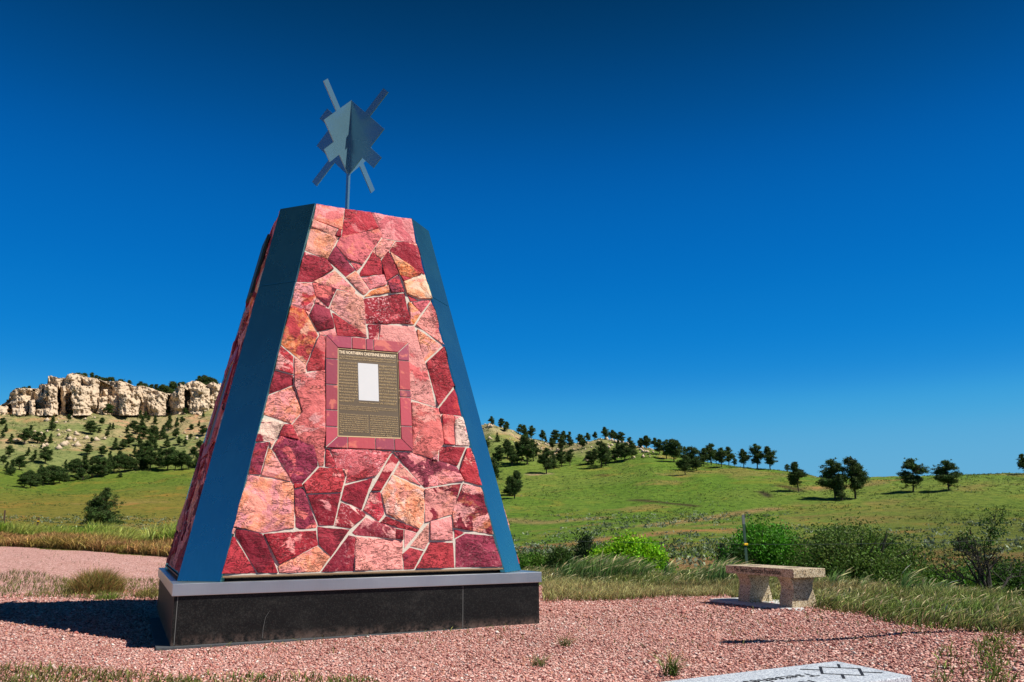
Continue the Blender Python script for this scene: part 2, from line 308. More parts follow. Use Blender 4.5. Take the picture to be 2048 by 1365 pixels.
# polygon, colour a, colour b, share of b (-.2..+.2), speckle, orange stain
STONES = [
 ('A562,40 A898,102 A870,350 A530,232', MG, PK, -.02, .3, .45), ('A912,104 A1215,152 A1305,335 A868,438', RD, MG, .0, .2, 0), ('A1225,150 A1705,232 A1757,520 A1362,452', PK, MG, -.02, .7, 0),
 ('A522,240 A815,345 A790,425 A505,320', SA, PK, -.05, 0, .2), ('A828,352 A862,358 A855,440 A795,432', RD, CR, 0, 0, 0), ('A500,330 A820,455 A775,545 A690,710 A430,600', SA, PK, -.06, .3, .5),
 ('A850,450 A1310,345 A1352,440 A1120,770 A935,708 A805,545', MG, PK, -.04, .2, .3), ('A1355,462 A1508,490 A1435,610 A1340,700 A1275,650 A1280,560', PK, SA, 0, .5, 0), ('A1268,572 A1266,642 A1236,615', PK, SA, 0, 0, 0),
 ('A1520,495 A1765,530 A1865,893 A1445,605', CR, PK, -.08, .3, 0), ('A420,622 A680,720 A765,828 B488,132 B305,128', CR, PK, -.07, .4, 0), ('A785,562 A1025,838 A918,918 A700,715', PU, CR, 0, 0, 0),
 ('A950,725 A1115,785 A1050,850', PK, MG, 0, 0, 0), ('A1235,635 A1335,705 A1375,890 A1095,912 A1090,870', CR, RD, .02, .1, 0), ('A1430,618 A1350,715 A1378,880 B1328,122 B1462,38', CR, RD, 0, 0, 0),
 ('A1455,625 A1830,885 A1700,935 A1570,900', RD, SA, -.02, .1, .7), ('B1495,65 B1610,95 B1525,125', CR, RD, 0, 0, 0), ('B500,128 B742,4 B975,225 B965,262', SA, PK, -.02, .4, .1),
 ('B868,82 B978,8 B1128,228 B1072,280', SA, WH, -.03, .1, .4), ('B1055,90 B1305,50 B1325,160 B1145,215', PK, MG, -.02, .5, 0), ('B1080,302 B1160,237 B1345,182 B1365,250', SA, PK, 0, .1, .8),
 ('B1345,130 B1465,50 B1530,240 B1382,255', PU, RD, 0, .1, 0), ('B1525,132 B1760,52 B1842,325 B1700,322 B1560,262', WH, SA, -.05, .1, .6), ('B1565,275 B1680,343 B1605,352', RD, PK, 0, 0, 0),
 ('B300,140 B470,150 B520,312 B455,470 B245,400', RD, PK, .02, .1, .5), ('B490,140 B755,220 B668,418 B530,300', PU, MG, -.05, .1, 0), ('B530,322 B638,418 B515,370', PK, SA, 0, .2, 0),
 ('B515,385 B680,450 B735,655 B545,690 B455,515', DK, PU, 0, 0, 0), ('B770,227 B1055,310 B1103,740 B682,430', PK, SA, 0, .6, .05), ('B1072,325 B1535,260 B1595,608 B1100,605', CR, MG, -.02, 1., 0),
 ('B1580,365 B1602,370 B1713,500 B1640,615 B1602,610', PK, SA, 0, .1, .9), ('B1625,362 B1830,347 B1723,488', MG, PK, 0, .2, 0), ('B1840,362 B1983,848 B1667,618', MG, PK, .0, .3, 0),
 ('B712,487 B735,490 B1108,760 B770,740', RD, MG, -.03, .2, 0), ('B562,697 B735,667 B763,738 B570,730', SA, PK, 0, .1, .1), ('B240,410 B392,462 B545,742 C502,216 C277,30', RD, SA, -.03, .3, .6), ('B405,465 B455,485 B440,515', PK, SA, 0, 0, 0),
 ('B562,752 B630,757 C664,262 C515,276 C512,225', MG, RD, 0, .3, 0), ('B1120,620 B1250,624 B1230,795 B1135,778', CR, PK, -.02, 1., 0), ('B1262,627 B1640,642 B1713,900 C1560,195 C1658,592 C1435,520 C1412,30 B1247,793', SA, MG, -.03, .3, .1),
 ('B1678,674 B1963,856 C1562,183 C1506,5', SA, PK, -.02, .1, .6), ('C275,47 C385,150 C385,298 C225,255', RD, PK, -.04, .8, 0), ('C400,150 C500,230 C496,294 C400,303', SA, PK, -.05, 0, .4), ('C222,270 C385,313 C385,394 C165,483', CR, DK, 0, .1, 0),
 ('C160,498 C390,405 C462,640 C370,743 C110,655', SA, PK, -.03, .2, .5), ('C402,322 C665,273 C668,945 D1000,165 D990,322 D950,324 D905,143 D760,92 C378,755 C472,640 C400,400', MG, PK, .0, .2, .1),
 ('C105,697 C298,748 C235,883 C50,903', WH, DK, -.0, .1, 0), ('C302,756 C370,756 C428,888 C264,850', MG, RD, 0, .2, .1), ('C1575,200 C1725,62 C1815,410 C1680,588', CR, RD, 0, .2, 0),
 ('C1823,432 C1893,673 C1697,650 C1692,602', CR, RD, 0, 0, 0), ('C1622,596 C1683,610 C1684,650 C1627,645', RD, MG, 0, 0, 0), ('C1442,552 C1612,598 C1613,652 C1698,660 E805,127 E735,127 E700,257 E530,204', PK, MG, -.03, .3, .15),
 ('C1716,668 C1810,676 E913,132 E815,130', MG, RD, 0, .2, 0), ('C1822,679 C1900,686 C1975,938 C1836,934', WH, PK, -.03, .2, 0), ('D367,120 D490,110 D414,400 D297,395', RD, PU, .02, .1, 0), ('D502,105 D545,97 D515,155', SA, PK, 0, 0, 0),
 ('D490,162 D515,177 D688,465 D427,405', PK, CR, -.06, .6, .6), ('D592,60 D755,95 D898,147 D938,325 D800,478 D717,480 D524,165', PU, MG, -.07, .25, 0), ('D292,405 D700,485 D716,535 D718,888 D430,933 D172,880', PK, SA, .03, .5, .45),
 ('D723,490 D790,492 D795,515 D725,528', CR, RD, 0, 0, 0), ('D725,547 D800,527 D930,868 D923,888 D775,903 D740,880', MG, PU, .03, .1, 0), ('D950,345 D1160,352 D1183,430 D1150,563 D837,574 D802,495', RD, SA, -.08, .2, 0),
 ('D847,592 D1145,580 D1080,868 D947,863', DK, PK, -.1, .2, 0), ('D1150,660 D1330,737 E98,775 D1238,890 D1092,870', CR, WH, -.03, .8, 0), ('D1187,505 E163,440 E62,720 D1152,633', CR, DK, 0, .05, 0),
 ('D1177,362 D1208,362 D1195,418', SA, PK, 0, 0, 0), ('D1047,168 D1365,185 E333,200 E198,410 D1194,482 D1213,354 D1119,343', MG, RD, 0, 1., 0), ('D1012,168 D1035,172 D1108,338 D1010,330', RD, MG, 0, .1, 0),
 ('D152,965 D178,977 D373,1300 D62,1308', RD, CR, 0, 0, 0), ('D197,902 D428,950 D573,1298 D390,1298 D192,962', DK, CR, .02, .05, 0), ('D167,892 D186,900 D170,948 D152,943', RD, PK, 0, 0, 0),
 ('D447,950 D918,916 D938,1045 D590,1223', CR, SA, -.05, .2, 0), ('D580,1242 D930,1057 D1043,1160 D955,1288 D592,1298', SA, PK, -.06, .1, .5), ('D937,882 D1228,906 D1060,1148 D952,1045', CR, DK, 0, .1, 0), ('D1217,962 D1278,972 D1265,1283 D972,1288', CR, DK, .02, .3, 0),
 ('E100,802 E370,900 E363,988 E5,952 E-22,933', PK, PU, .02, .4, .1), ('E11,974 E440,1007 E430,1130 E440,1266 E2,1281', SA, PK, -.07, .05, .1), ('E378,902 E443,910 E437,998 E372,988', CR, DK, 0, 0, 0), ('E287,787 E588,905 E570,930 E232,840', CR, DK, 0, .4, 0),
 ('E457,907 E558,945 E457,1076', PK, CR, -.04, .9, 0), ('E340,417 E632,537 E630,838 E588,898 E292,765 E247,570', WH, PK, .0, .2, .55), ('E360,400 E412,297 E600,500', MG, PK, -.03, .3, 0), ('E342,212 E403,272 E240,548 E152,554', CR, SA, -.02, .1, .1),
 ('E147,567 E235,567 E268,765 E220,828 E142,768 E82,730', RD, PK, -.07, .8, 0), ('E357,202 E530,212 E928,337 E988,460 E637,523 E612,495', PK, PU, .03, .2, .25), ('E741,142 E765,147 E755,275 E710,265', SA, PK, 0, 0, 0), ('E778,152 E1008,157 E933,325 E767,275', CR, PK, -.0, .2, 0),
 ('E1022,167 E1063,162 E1158,508 E1007,465 E957,370', RD, PK, -.06, .5, .1), ('E642,540 E968,490 E884,765 E642,838', PK, DK, .0, .1, .25), ('E990,487 E1158,527 E1278,953 E905,888 E891,760', PK, DK, -.02, .2, .4), ('E692,835 E880,787 E893,1003 E692,998', PK, MG, 0, .5, 0),
 ('E670,853 E674,1010 E635,1083 E508,1055', SA, PK, -.04, .2, 0), ('E502,1072 E623,1105 E543,1263 E452,1268 E437,1130', RD, PU, 0, .2, 0), ('E692,1022 E895,1027 E909,1250 E562,1258', RD, CR, -.08, 0, 0), ('E911,907 E998,935 E911,983', RD, CR, 0, 0, 0),
 ('E922,996 E1010,942 E1283,970 E1343,1243 E921,1248', PU, PK, -.1, .25, 0),
]
def build_cladding():
    bm = bmesh.new(); info = []
    def shrink(P, g):
        P = [Vector(p) for p in P]; n = len(P); A = sum(P[i].cross(P[(i+1) % n]) for i in range(n))
        if A < 0: P.reverse()
        Q = []
        for i in range(n):
            a, b, c = P[i-1], P[i], P[(i+1) % n]; e1, e2 = (b-a).normalized(), (c-b).normalized()
            n1, n2 = Vector((-e1.y, e1.x)), Vector((-e2.y, e2.x)); m = n1+n2
            if m.length < 1e-4: m = n1
            m = m.normalized(); Q.append(b+m*min(g/max(m.dot(n1), .4), g*2.2))
        return Q
    for si, (s, ca, cb, pa, sp, st) in enumerate(STONES):
        r = random.Random(si+5); P = shrink(pts(s), -.0008)
        b2 = bmesh.new(); vs = [b2.verts.new((p.x, p.y, 0)) for p in P]; b2.faces.new(vs)
        bmesh.ops.triangulate(b2, faces=b2.faces[:])
        for it in range(6):
            es = [e for e in b2.edges if e.calc_length() > .055]
            if not es: break
            bmesh.ops.subdivide_edges(b2, edges=es, cuts=1, use_grid_fill=False)
            bmesh.ops.triangulate(b2, faces=[f for f in b2.faces if len(f.verts) > 3])
        off = Vector((r.uniform(-9, 9), r.uniform(-9, 9), r.uniform(-9, 9))); tx, ty = r.gauss(0, .02), r.gauss(0, .02); lift = r.uniform(-.004, .006)
        cx = sum(p.x for p in P)/len(P); cy = sum(p.y for p in P)/len(P)
        rough = r.uniform(.6, 1.5) if ca not in (RD,) else r.uniform(.3, 1.2)
        bd = {v for e in b2.edges if len(e.link_faces) == 1 for v in e.verts}
        for v in b2.verts:
            q = Vector((v.co.x, v.co.y, 0))
            h = mnoise.fractal(q*5+off, 1., 2., 4)*.017*rough
            cl = mnoise.noise(Vector((q.x*3.2+q.y*2.4, q.y*3.2, 0))+off)*5; h += (math.floor(cl)*.35+.65*cl)*.0055*rough  # cleft steps
            z = h+(v.co.x-cx)*tx+(v.co.y-cy)*ty+lift
            if v in bd:
                z -= .007; j = Vector((mnoise.noise(q*22+off), mnoise.noise(q*22-off), 0))*.0045; v.co += j
            v.co.z = max(-.014, z)
        be = [e for e in b2.edges if len(e.link_faces) == 1]
        ex = bmesh.ops.extrude_edge_only(b2, edges=be)
        for g in ex['geom']:
            if isinstance(g, bmesh.types.BMVert): g.co.z = -.035
        bmesh.ops.recalc_face_normals(b2, faces=b2.faces[:])
        vm = {}
        jit = lambda c: tuple(min(1, max(0, x*r.uniform(.9, 1.12))) for x in c)
        inf = (jit(ca), jit(cb), (pa, sp, st*1.05), (r.random(), r.random(), r.random()))
        for v in b2.verts: vm[v] = bm.verts.new(v.co); info.append(inf)
        for f in b2.faces:
            nf = bm.faces.new([vm[v] for v in f.verts]); nf.material_index = 0
        b2.free()
    # mortar bed with a bare strip along the bottom edge, and the panel's edges
    L = lambda v: W0+(W1-W0)*v/SL-.006
    v0, v1 = .045, SL-.002
    quad = [(-L(v0), v0), (L(v0), v0), (L(v1), v1), (-L(v1), v1)]
    bv = [bm.verts.new((x, y, -.017)) for x, y in quad]+[bm.verts.new((x, y, -.06)) for x, y in quad]
    info += [((.5,)*3, (.5,)*3, (0, 0, 0), (0, 0, 0))]*8
    for q, m in (((0, 1, 2, 3), 1), ((0, 4, 5, 1), 2), ((1, 5, 6, 2), 1), ((2, 6, 7, 3), 1), ((3, 7, 4, 0), 1)):
        f = bm.faces.new([bv[i] for i in q]); f.material_index = m
    # tan ledge strip carrying the lowest stones
    a = [bm.verts.new(p) for p in ((-L(v0), v0-.010, .008), (L(v0), v0-.010, .008), (L(v0), v0+.003, .008), (-L(v0), v0+.003, .008), (-L(v0), v0-.010, -.06), (L(v0), v0-.010, -.06))]
    info += [((.5,)*3, (.5,)*3, (0, 0, 0), (0, 0, 0))]*6
    for q in ((0, 1, 2, 3), (4, 5, 1, 0)):
        f = bm.faces.new([a[i] for i in q]); f.material_index = 2
    me = bpy.data.meshes.new('stone_cladding'); bm.to_mesh(me); bm.free()
    for nm, k in (('ca', 0), ('cb', 1), ('par', 2), ('sd', 3)):
        at = me.color_attributes.new(nm, 'FLOAT_COLOR', 'POINT'); arr = np.ones((len(info), 4), np.float32)
        arr[:, :3] = [i[k] for i in info]; at.data.foreach_set('color', arr.ravel())
    for m in (M_STONE, M_MORTAR, M_TAN): me.materials.append(m)
    return me
clad = build_cladding()
# tile frame round the plaque
def zf(x, y): return np.array(face_uv(640+x/5.46, 660+y/5.46))
OT = [zf(65, 58), zf(962, 148), zf(1012, 1322), zf(65, 1282)]; IT = [zf(190, 192), zf(853, 246), zf(889, 1196), zf(188, 1172)]
def build_frame():
    bm = bmesh.new(); info = []; r = random.Random(3)
    sides = [(0, 1, (.0, .305, .475, .565, 1.)), (1, 2, (0, .175, .455, .52, .785, 1.)), (2, 3, (0, .217, .44, .757, 1.)), (3, 0, (0, .175, .32, .545, .78, 1.))]
    tc = [(.36, .04, .07), (.30, .03, .06), (.42, .04, .06), (.34, .03, .055), (.26, .022, .05)]
    def lerp(a, b, t): return a+(b-a)*t
    for a, b, cuts in sides:
        n = len(cuts)-1
        for i in range(n):
            t0, t1 = cuts[i]+.006, cuts[i+1]-.006
            def inner(t):  # project the cut square across to the inner edge, mitred at the ends
                o = lerp(OT[a], OT[b], t); e = IT[b]-IT[a]; k = np.clip(((o-IT[a])@e)/(e@e), 0, 1); return IT[a]+e*k
            q = [lerp(OT[a], OT[b], t0), lerp(OT[a], OT[b], t1), inner(t1) if i < n-1 else lerp(IT[b], IT[a], .008), inner(t0) if i > 0 else lerp(IT[a], IT[b], .008)]
            c = tuple(x*r.uniform(.85, 1.2) for x in tc[r.randrange(5)])
            lo = [bm.verts.new((*p, -.03)) for p in q]; hi = [bm.verts.new((*p, .012)) for p in q]; info += [c]*8
            bm.faces.new(hi)
            for j in range(4): bm.faces.new([lo[j], lo[(j+1) % 4], hi[(j+1) % 4], hi[j]])
    bmesh.ops.recalc_face_normals(bm, faces=bm.faces[:])
    me = bpy.data.meshes.new('plaque_frame'); bm.to_mesh(me); bm.free()
    at = me.color_attributes.new('ca', 'FLOAT_COLOR', 'POINT'); arr = np.ones((len(info), 4), np.float32); arr[:, :3] = info; at.data.foreach_set('color', arr.ravel())
    # grout bed behind the tiles
    me.materials.append(M_TILE); me.materials.append(M_MORTAR); return me
frm = build_frame()
gb = MB(); gb.poly([(*(OT[i]), .006) for i in (3, 2, 1, 0)] if False else [(*(OT[0]), .004), (*(OT[3]), .004), (*(IT[3]), .004), (*(IT[0]), .004)])
gb.poly([(*(OT[3]), .004), (*(OT[2]), .004), (*(IT[2]), .004), (*(IT[3]), .004)]); gb.poly([(*(OT[2]), .004), (*(OT[1]), .004), (*(IT[1]), .004), (*(IT[2]), .004)]); gb.poly([(*(OT[1]), .004), (*(OT[0]), .004), (*(IT[0]), .004), (*(IT[1]), .004)])
def plaque_mesh():
    m = MB(); c = sum(IT)/4; q = [c+(p-c)*1.0 for p in IT]; q = [q[3], q[2], q[1], q[0]]
    m.prism([(*p, -.05) for p in q], [(*p, -.014) for p in q], 0)
    bw = .012; qi = [p+(c-p)/np.linalg.norm(c-p)*bw*1.45 for p in q]; q2 = [p+(c-p)/np.linalg.norm(c-p)*.006 for p in q]
    for i in range(4):
        j = (i+1) % 4; m.prism([(*q2[i], -.02), (*q2[j], -.02), (*qi[j], -.02), (*qi[i], -.02)], [(*q2[i], -.007), (*q2[j], -.007), (*qi[j], -.007), (*qi[i], -.007)], 1)
    return m
for k in range(4):
    mw = side_matrix(k)
    o = link('stone_cladding', clad, mon); o.matrix_local = mw
    o = link('plaque_frame', frm, mon); o.matrix_local = mw
    g = gb.build('grout_bed', M_MORTAR, o)
    p = plaque_mesh().build('plaque', [M_PLAQ, M_GOLD], mon); p.matrix_local = mw @ Matrix.Translation((0, 0, .010))
    if k == 0: plaque = p
# lettering
def text_mesh(body, size, align='LEFT', extrude=.001, width=0, line=1., res=2, bold=0.):
    cu = bpy.data.curves.new('t', 'FONT'); cu.body = body; cu.size = size; cu.align_x = align; cu.extrude = extrude; cu.resolution_u = res; cu.space_line = line; cu.offset = bold
    if width: cu.text_boxes[0].width = width
    ob = bpy.data.objects.new('t', cu); COL.objects.link(ob); bpy.context.view_layer.update()
    me = bpy.data.meshes.new_from_object(ob.evaluated_get(bpy.context.evaluated_depsgraph_get())); bpy.data.objects.remove(ob); bpy.data.curves.remove(cu)
    return me
def warp_to(me, q, z):
    """map mesh bounding box onto the quad q (tl,tr,br,bl)"""
    n = len(me.vertices); a = np.zeros(n*3, np.float32); me.vertices.foreach_get('co', a); a = a.reshape(-1, 3)
    lo, hi = a.min(0), a.max(0); s = (a[:, 0]-lo[0])/(hi[0]-lo[0]); t = (hi[1]-a[:, 1])/(hi[1]-lo[1]); s, t = s[:, None], t[:, None]
    p = (q[0]*(1-s)+q[1]*s)*(1-t)+(q[3]*(1-s)+q[2]*s)*t
    b = np.column_stack([p, z+(a[:, 2]-lo[2])]).astype(np.float32); me.vertices.foreach_set('co', b.ravel()); me.update(); return me
T1 = "On October 23, 1878 Chief Morning Star (Dull Knife)'s band, and 149 Cheyennes, surrendered at Camp Robinson. There were 46 women and 61 children. The Chief was ordered south again and on January 3, 1879 the U.S. soldiers withheld food, water and fuel to force the Cheyennes to return."
T2 = "We had no rest on our march. Back we could not go, the soldiers near the rivers. If the soldiers caught us we opened the way often on the cold ground through the snow. The hungry ones could not travel, some of them were taken up by the soldiers and held, and we hid in the rocks. We went on by the ravine and the children and the old women were tired and weak, and we kept on along the creek. I ran as far as I could and the soldiers came after us through the pines to the bluffs. When we looked back they were firing. We lay down in the cold and many of the people were dead. We stopped there until the morning and no one was left. - Winnebago Woman, 1879"
T3 = "I had my daughter with me and I ran on toward the creek bed. The bullets were thick and the snow was deep. I was wounded and I fell. Then they came up and took us to the fort. We were then on the way north. They said we must go back. We told them no. We would rather die here on our own ground than go south. They would not let us have wood or food. All the people were hungry and cold. Then the night we broke out the windows of the barracks the young men went first and the soldiers killed many by the river. After that the women and the children were captured and held there. - Iron Teeth Woman, Nebraska, 1929"
T4 = "We will not go there to live. That is not a healthful country and if we should stay there, we would all die. We do not wish to go back there and we will not go. I am here on my own ground and I will never go back. You may kill me here; but you cannot make me go back. You can starve us if you like, but you cannot make us go south. We will not go. - Chief Morning Star, Camp Robinson, Nebraska, 1879"
T5 = "Some people who were ahead of me got to the top of the bluff, but I got out of breath and stopped by a big tree with some other women. One of them was the wife of White Antelope. She was already wounded and White Antelope was carrying the baby. When the soldiers got up close, White Antelope rushed back on them with his knife and fought for a little while and was killed. When the soldiers had come up close, I was shot in the back and in the side of the head and knocked senseless, and knew nothing after that. Two other women were killed there. - Unknown Woman"
T6 = "We came to some great stones, Bull's hide, in which there were large holes and into these I took my rope. We could hear the women and children crying, and when the shooting stopped, there were but a few, and we had only one gun and one pistol. The trooper began to shoot into the holes where we were and kept shooting until nearly all had been killed except me. When I looked about and saw that every one of the women was dead, I did not know what to do. I waited, and at length the soldiers stopped firing. I thought then that I might as well go out and be killed, and I walked out of the hole in which I had been hidden and went toward the soldiers. - Unknown Boy"
pz = lambda x, y: zf(x, y)
letters = []
def para(txt, quad, size, width, justify=True): letters.append(warp_to(text_mesh(txt, size, 'JUSTIFY', .001, width, .92, 1), [pz(*c) for c in quad], -.0135))
link('title', warp_to(text_mesh('THE NORTHERN CHEYENNE BREAKOUT', 1, 'LEFT', .0015, bold=.010), [pz(*c) for c in ((208, 224), (828, 277), (829, 308), (209, 258))], -.0135), plaque, [m_simple('pale_gold_title', (.92, .74, .50), .5, 0, .05)])
para(T1, ((207, 272), (828, 322), (829, 372), (208, 322)), 1, 62)
para(T2, ((210, 338), (409, 352), (412, 800), (211, 788)), 1, 21)
para(T3, ((643, 378), (833, 392), (843, 832), (652, 818)), 1, 21)
para(T4, ((213, 815), (846, 862), (848, 912), (214, 872)), 1, 62)
para(T5, ((213, 905), (530, 930), (536, 1148), (214, 1130)), 1, 27)
para(T6, ((545, 925), (850, 946), (858, 1180), (552, 1160)), 1, 29)
letters.append(warp_to(text_mesh('Morning Star, Principal Chief', 1), [pz(*c) for c in ((426, 785), (642, 800), (643, 816), (427, 801))], -.0135))
bml = bmesh.new()
for me in letters: bml.from_mesh(me)
lm = bpy.data.meshes.new('lettering'); bml.to_mesh(lm); bml.free(); link('lettering', lm, plaque, [M_GOLD])
wp = MB(); q = [pz(*c) for c in ((425, 768), (644, 781), (633, 377), (415, 361))]
wp.prism([(*p, -.02) for p in q], [(*p, -.0115) for p in q]); wp.build('picture_panel', M_WHITE, plaque)

# corner panels, two per corner with a seam between them
def corner_pt(sx, k, v, out=.004, ins=0.):
    """k=0 edge on the front face, k=1 edge on the side face; v = height fraction"""
    d, w = D0+(D1-D0)*v, W0+(W1-W0)*v; z = Z0+(Z1-Z0)*v; n = np.array([sx*.7071, -.7071, 0])
    e = np.array([sx*w, -d, z]) if k == 0 else np.array([sx*d, -w, z])
    o = np.array([sx*d, -w, z]) if k == 0 else np.array([sx*w, -d, z]); t = (o-e)/np.linalg.norm(o-e)
    return e+n*out+t*ins
vs = (3.42-Z0)/(Z1-Z0)
for c in range(4):
    R4 = np.array(Matrix.Rotation(math.pi/2*c, 3, 'Z'))
    for a, b in ((0.0006, vs-.0007), (vs+.0007, 1.0)):
        m = MB(); P = lambda k, v, o: R4@corner_pt(1, k, v, o)
        F = [P(0, a, .006), P(1, a, .006), P(1, b, .006), P(0, b, .006)]
        B_ = [P(0, a, -.045), P(1, a, -.045), P(1, b, -.045), P(0, b, -.045)]
        m.prism(B_, F); m.build('corner_panel', M_PANEL, mon, bevel=.0025)
# hidden core, roof, stand-off strips seen edge-on on the two side faces
m = MB(); ring = lambda d, w, z: [(w, -d, z), (d, -w, z), (d, w, z), (w, d, z), (-w, d, z), (-d, w, z), (-d, -w, z), (-w, -d, z)]
m.prism(ring(D0-.075, W0-.05, Z0), ring(D1-.075, W1-.05, Z1-.02)); m.build('core', M_DARK, mon)
m = MB(); m.prism(ring(D1-.03, W1-.02, Z1-.02), ring(D1-.05, W1-.04, Z1-.006)); m.build('roof_plate', M_CAP, mon)
for k in (1, 3):
    m = MB(); sx = 1 if k == 1 else -1
    m.box((-.22, 3.02, .01), (.22, 3.74, .038)); o = m.build('side_sign_plate', M_POST, mon, bevel=.003); o.matrix_local = side_matrix(k)
# plinth
m = MB(); m.box((-HP, -HP, CAPZ0), (HP, HP, CAPZ1)); m.build('steel_cap', M_CAP, mon, bevel=.004)
def front_x(px): # where a pixel column meets the plinth front
    d = ray(px, 1230); return (CAM+d*((-HP+.02-CAM[1])/d[1]))[0]
m = MB(); HG = HP-.02; cuts = [-HG+.028, front_x(926), HG]
for i in range(len(cuts)-1): m.box((cuts[i]+.003, -HG, .03), (cuts[i+1]-.003, -HG+.03, CAPZ0-.001))
for x0, x1 in ((-HG, -HG+.025), (HG-.03, HG)): m.box((x0, -HG+(.004 if x0 < 0 else .032), .03), (x1, HG, CAPZ0-.001))
m.box((-HG+.03, HG-.03, .03), (HG-.035, HG, CAPZ0-.001))
gp = m.build('granite_base', M_BLACK, mon, bevel=.002)
m = MB(); m.box((cuts[1]-.0028, -HG+.002, .035), (cuts[1]+.0028, -HG+.02, CAPZ0-.004)); m.build('joint_caulk', M_CAULK, gp); m = MB(); m.box((-HG+.0252, -HG+.002, .035), (-HG+.0308, -HG+.02, CAPZ0-.004)); m.build('joint_caulk', M_CAULK, gp)
m = MB(); x = front_x(527); m.tube([(x, -HG-.0005, .05), (x+.004, -HG-.0005, .14), (x+.018, -HG-.0005, .22), (x+.05, -HG-.0005, .27)], [.0022, .0018, .0014, .0008], 5); m.build('crack_line', M_CAULK, gp)
m = MB(); m.box((-HP-.09, -HP-.015, -.05), (HP+.09, HP+.09, .03)); m.build('footing', m_simple('footing_concrete', (.06, .065, .07), .9, 0, .35, 9, .5), mon, bevel=.006)
# morning-star finial: two crossed diamond plates on a mast
fin = empty('star_finial', (0, 0, 0)); fin.parent = mon
ZC, HD = 5.658, .5065
m = MB(); m.box((-.018, -.018, Z1-.05), (.018, .018, ZC+.1)); o = m.build('mast', M_STAR, fin, bevel=.003); o.rotation_euler[2] = math.radians(40)
def star_plate(mirror):
    T = .006; m = MB(); s = -1 if mirror else 1
    def slab(P2, t=T): m.prism([(s*x, -t, z) for x, z in (P2 if s > 0 else P2[::-1])], [(s*x, t, z) for x, z in (P2 if s > 0 else P2[::-1])])
    slab([(-HD, 0), (0, HD), (HD, 0), (0, -HD)][::-1])
    def bar(qx, qz, length, wid):
        cx, cz = qx*HD/2, qz*HD/2; d = np.array([qx, qz])/math.sqrt(2); n = np.array([-d[1], d[0]])*wid/2; a = np.array([cx, cz])-d*.004; b = np.array([cx, cz])+d*length
        slab([tuple(a-n), tuple(b-n), tuple(b+n), tuple(a+n)][::-1], T*.999)
    bar(-1, 1, .37, .10); bar(1, -1, .37, .10); bar(-1, -1, .24, .16); bar(1, 1, .24, .16)
    me = m; return me
for ang, mir in ((40, False), (130, False)):
    o = star_plate(mir).build('star_plate', M_STAR, fin); o.location = (0, 0, ZC); o.rotation_euler[2] = math.radians(ang)

# ------------------------------------------------------------------ benches
def leg_profile(): return [(-.165, 0), (-.15, .10), (-.125, .19), (-.135, .26), (-.17, .32), (.17, .32), (.135, .26), (.125, .19), (.15, .10), (.165, 0)]
def add_leg(m, cx, cy, z0, h, ty):   # profile in x-z, thickness along y
    P = [(x+cx, z0+z/.32*h) for x, z in leg_profile()]
    m.prism([(x, cy-ty/2, z) for x, z in P], [(x, cy+ty/2, z) for x, z in P])
def add_leg_x(m, cx, cy, z0, h, tx):
    P = [(y+cy, z0+z/.32*h) for y, z in leg_profile()]
    m.prism([(cx+tx/2, y, z) for y, z in P], [(cx-tx/2, y, z) for y, z in P])
bench = empty('stone_bench', (4.6, -1.75, 0), 'speckled pink granite bench with carved lettering on two curved legs at the gravel edge', 'bench')
bench.rotation_euler[2] = math.radians(-4)
BM = Matrix.Translation((4.6, -1.75, 0)) @ Matrix.Rotation(math.radians(-4), 4, 'Z')
m = MB(); m.box((-.21, -.605, .41), (.21, .605, .50)); m.build('seat', M_PINKGRAN, bench, bevel=.004)
for y in (.36, -.38):
    m = MB(); add_leg(m, 0, y, .10, .309, .21); m.build('leg', M_PINKGRAN, bench, bevel=.004)
m = MB(); m.box((-.30, -.85, -.05), (.34, .85, .10)); m.build('base_slab', M_CONC, bench, bevel=.006)
tm = text_mesh('The Sierra Charitable Foundation', 1, 'CENTER', .0012)
o = link('inscription', tm, bench, [M_INK])
n = len(tm.vertices); a = np.zeros(n*3, np.float32); tm.vertices.foreach_get('co', a); a = a.reshape(-1, 3); a[:, 0] *= .84/np.ptp(a[:, 0]); a[:, 1] *= .055/np.ptp(a[:, 1]); a[:, 1] -= a[:, 1].mean()
b = np.column_stack([-.2115-a[:, 2]*0+a[:, 2].clip(-.001, .001), .02-a[:, 0], .455+a[:, 1]]); tm.vertices.foreach_set('co', b.astype(np.float32).ravel()); tm.update()
for c in (.33, -.34):   # small star emblems let into the seat top
    m = MB()
    m.box((-.05, c-.07, .5), (-.04, c+.07, .5015)); m.box((.04, c-.07, .5), (.05, c+.07, .5015)); m.box((-.04, c-.07, .5), (.04, c-.055, .5015)); m.box((-.04, c+.055, .5), (.04, c+.07, .5015))
    m.build('seat_emblem', M_INK, bench)

SZ = .45
gb2 = empty('granite_bench', (-.22, -6.96, 0), 'pale grey granite bench top in the foreground with black four-armed emblem and lettering', 'bench')
loc = lambda px, py: at_z(px, py, SZ)-np.array([-.22, -6.96, 0])
c1, c2, c3 = at_z(1672, 1322, SZ), at_z(1823, 1352, SZ), at_z(1310, 1365, SZ)
ux = (c3-c1)/np.linalg.norm(c3-c1); wv = c2-c1; LEN = 1.22
corners = [c1, c1+ux*LEN, c1+ux*LEN+wv, c2]; off = np.array([-.22, -6.96, 0])
m = MB(); P = [c-off for c in corners]; m.prism([(p[0], p[1], SZ-.09) for p in P], [(p[0], p[1], SZ) for p in P]); m.build('seat', M_GREYGRAN, gb2, bevel=.004)
ctr = sum(P)/4
for s in (-.36, .36):
    m = MB(); add_leg_x(m, ctr[0]+s, ctr[1], 0, SZ-.0905, .2); m.build('leg', M_GREYGRAN, gb2, bevel=.004)
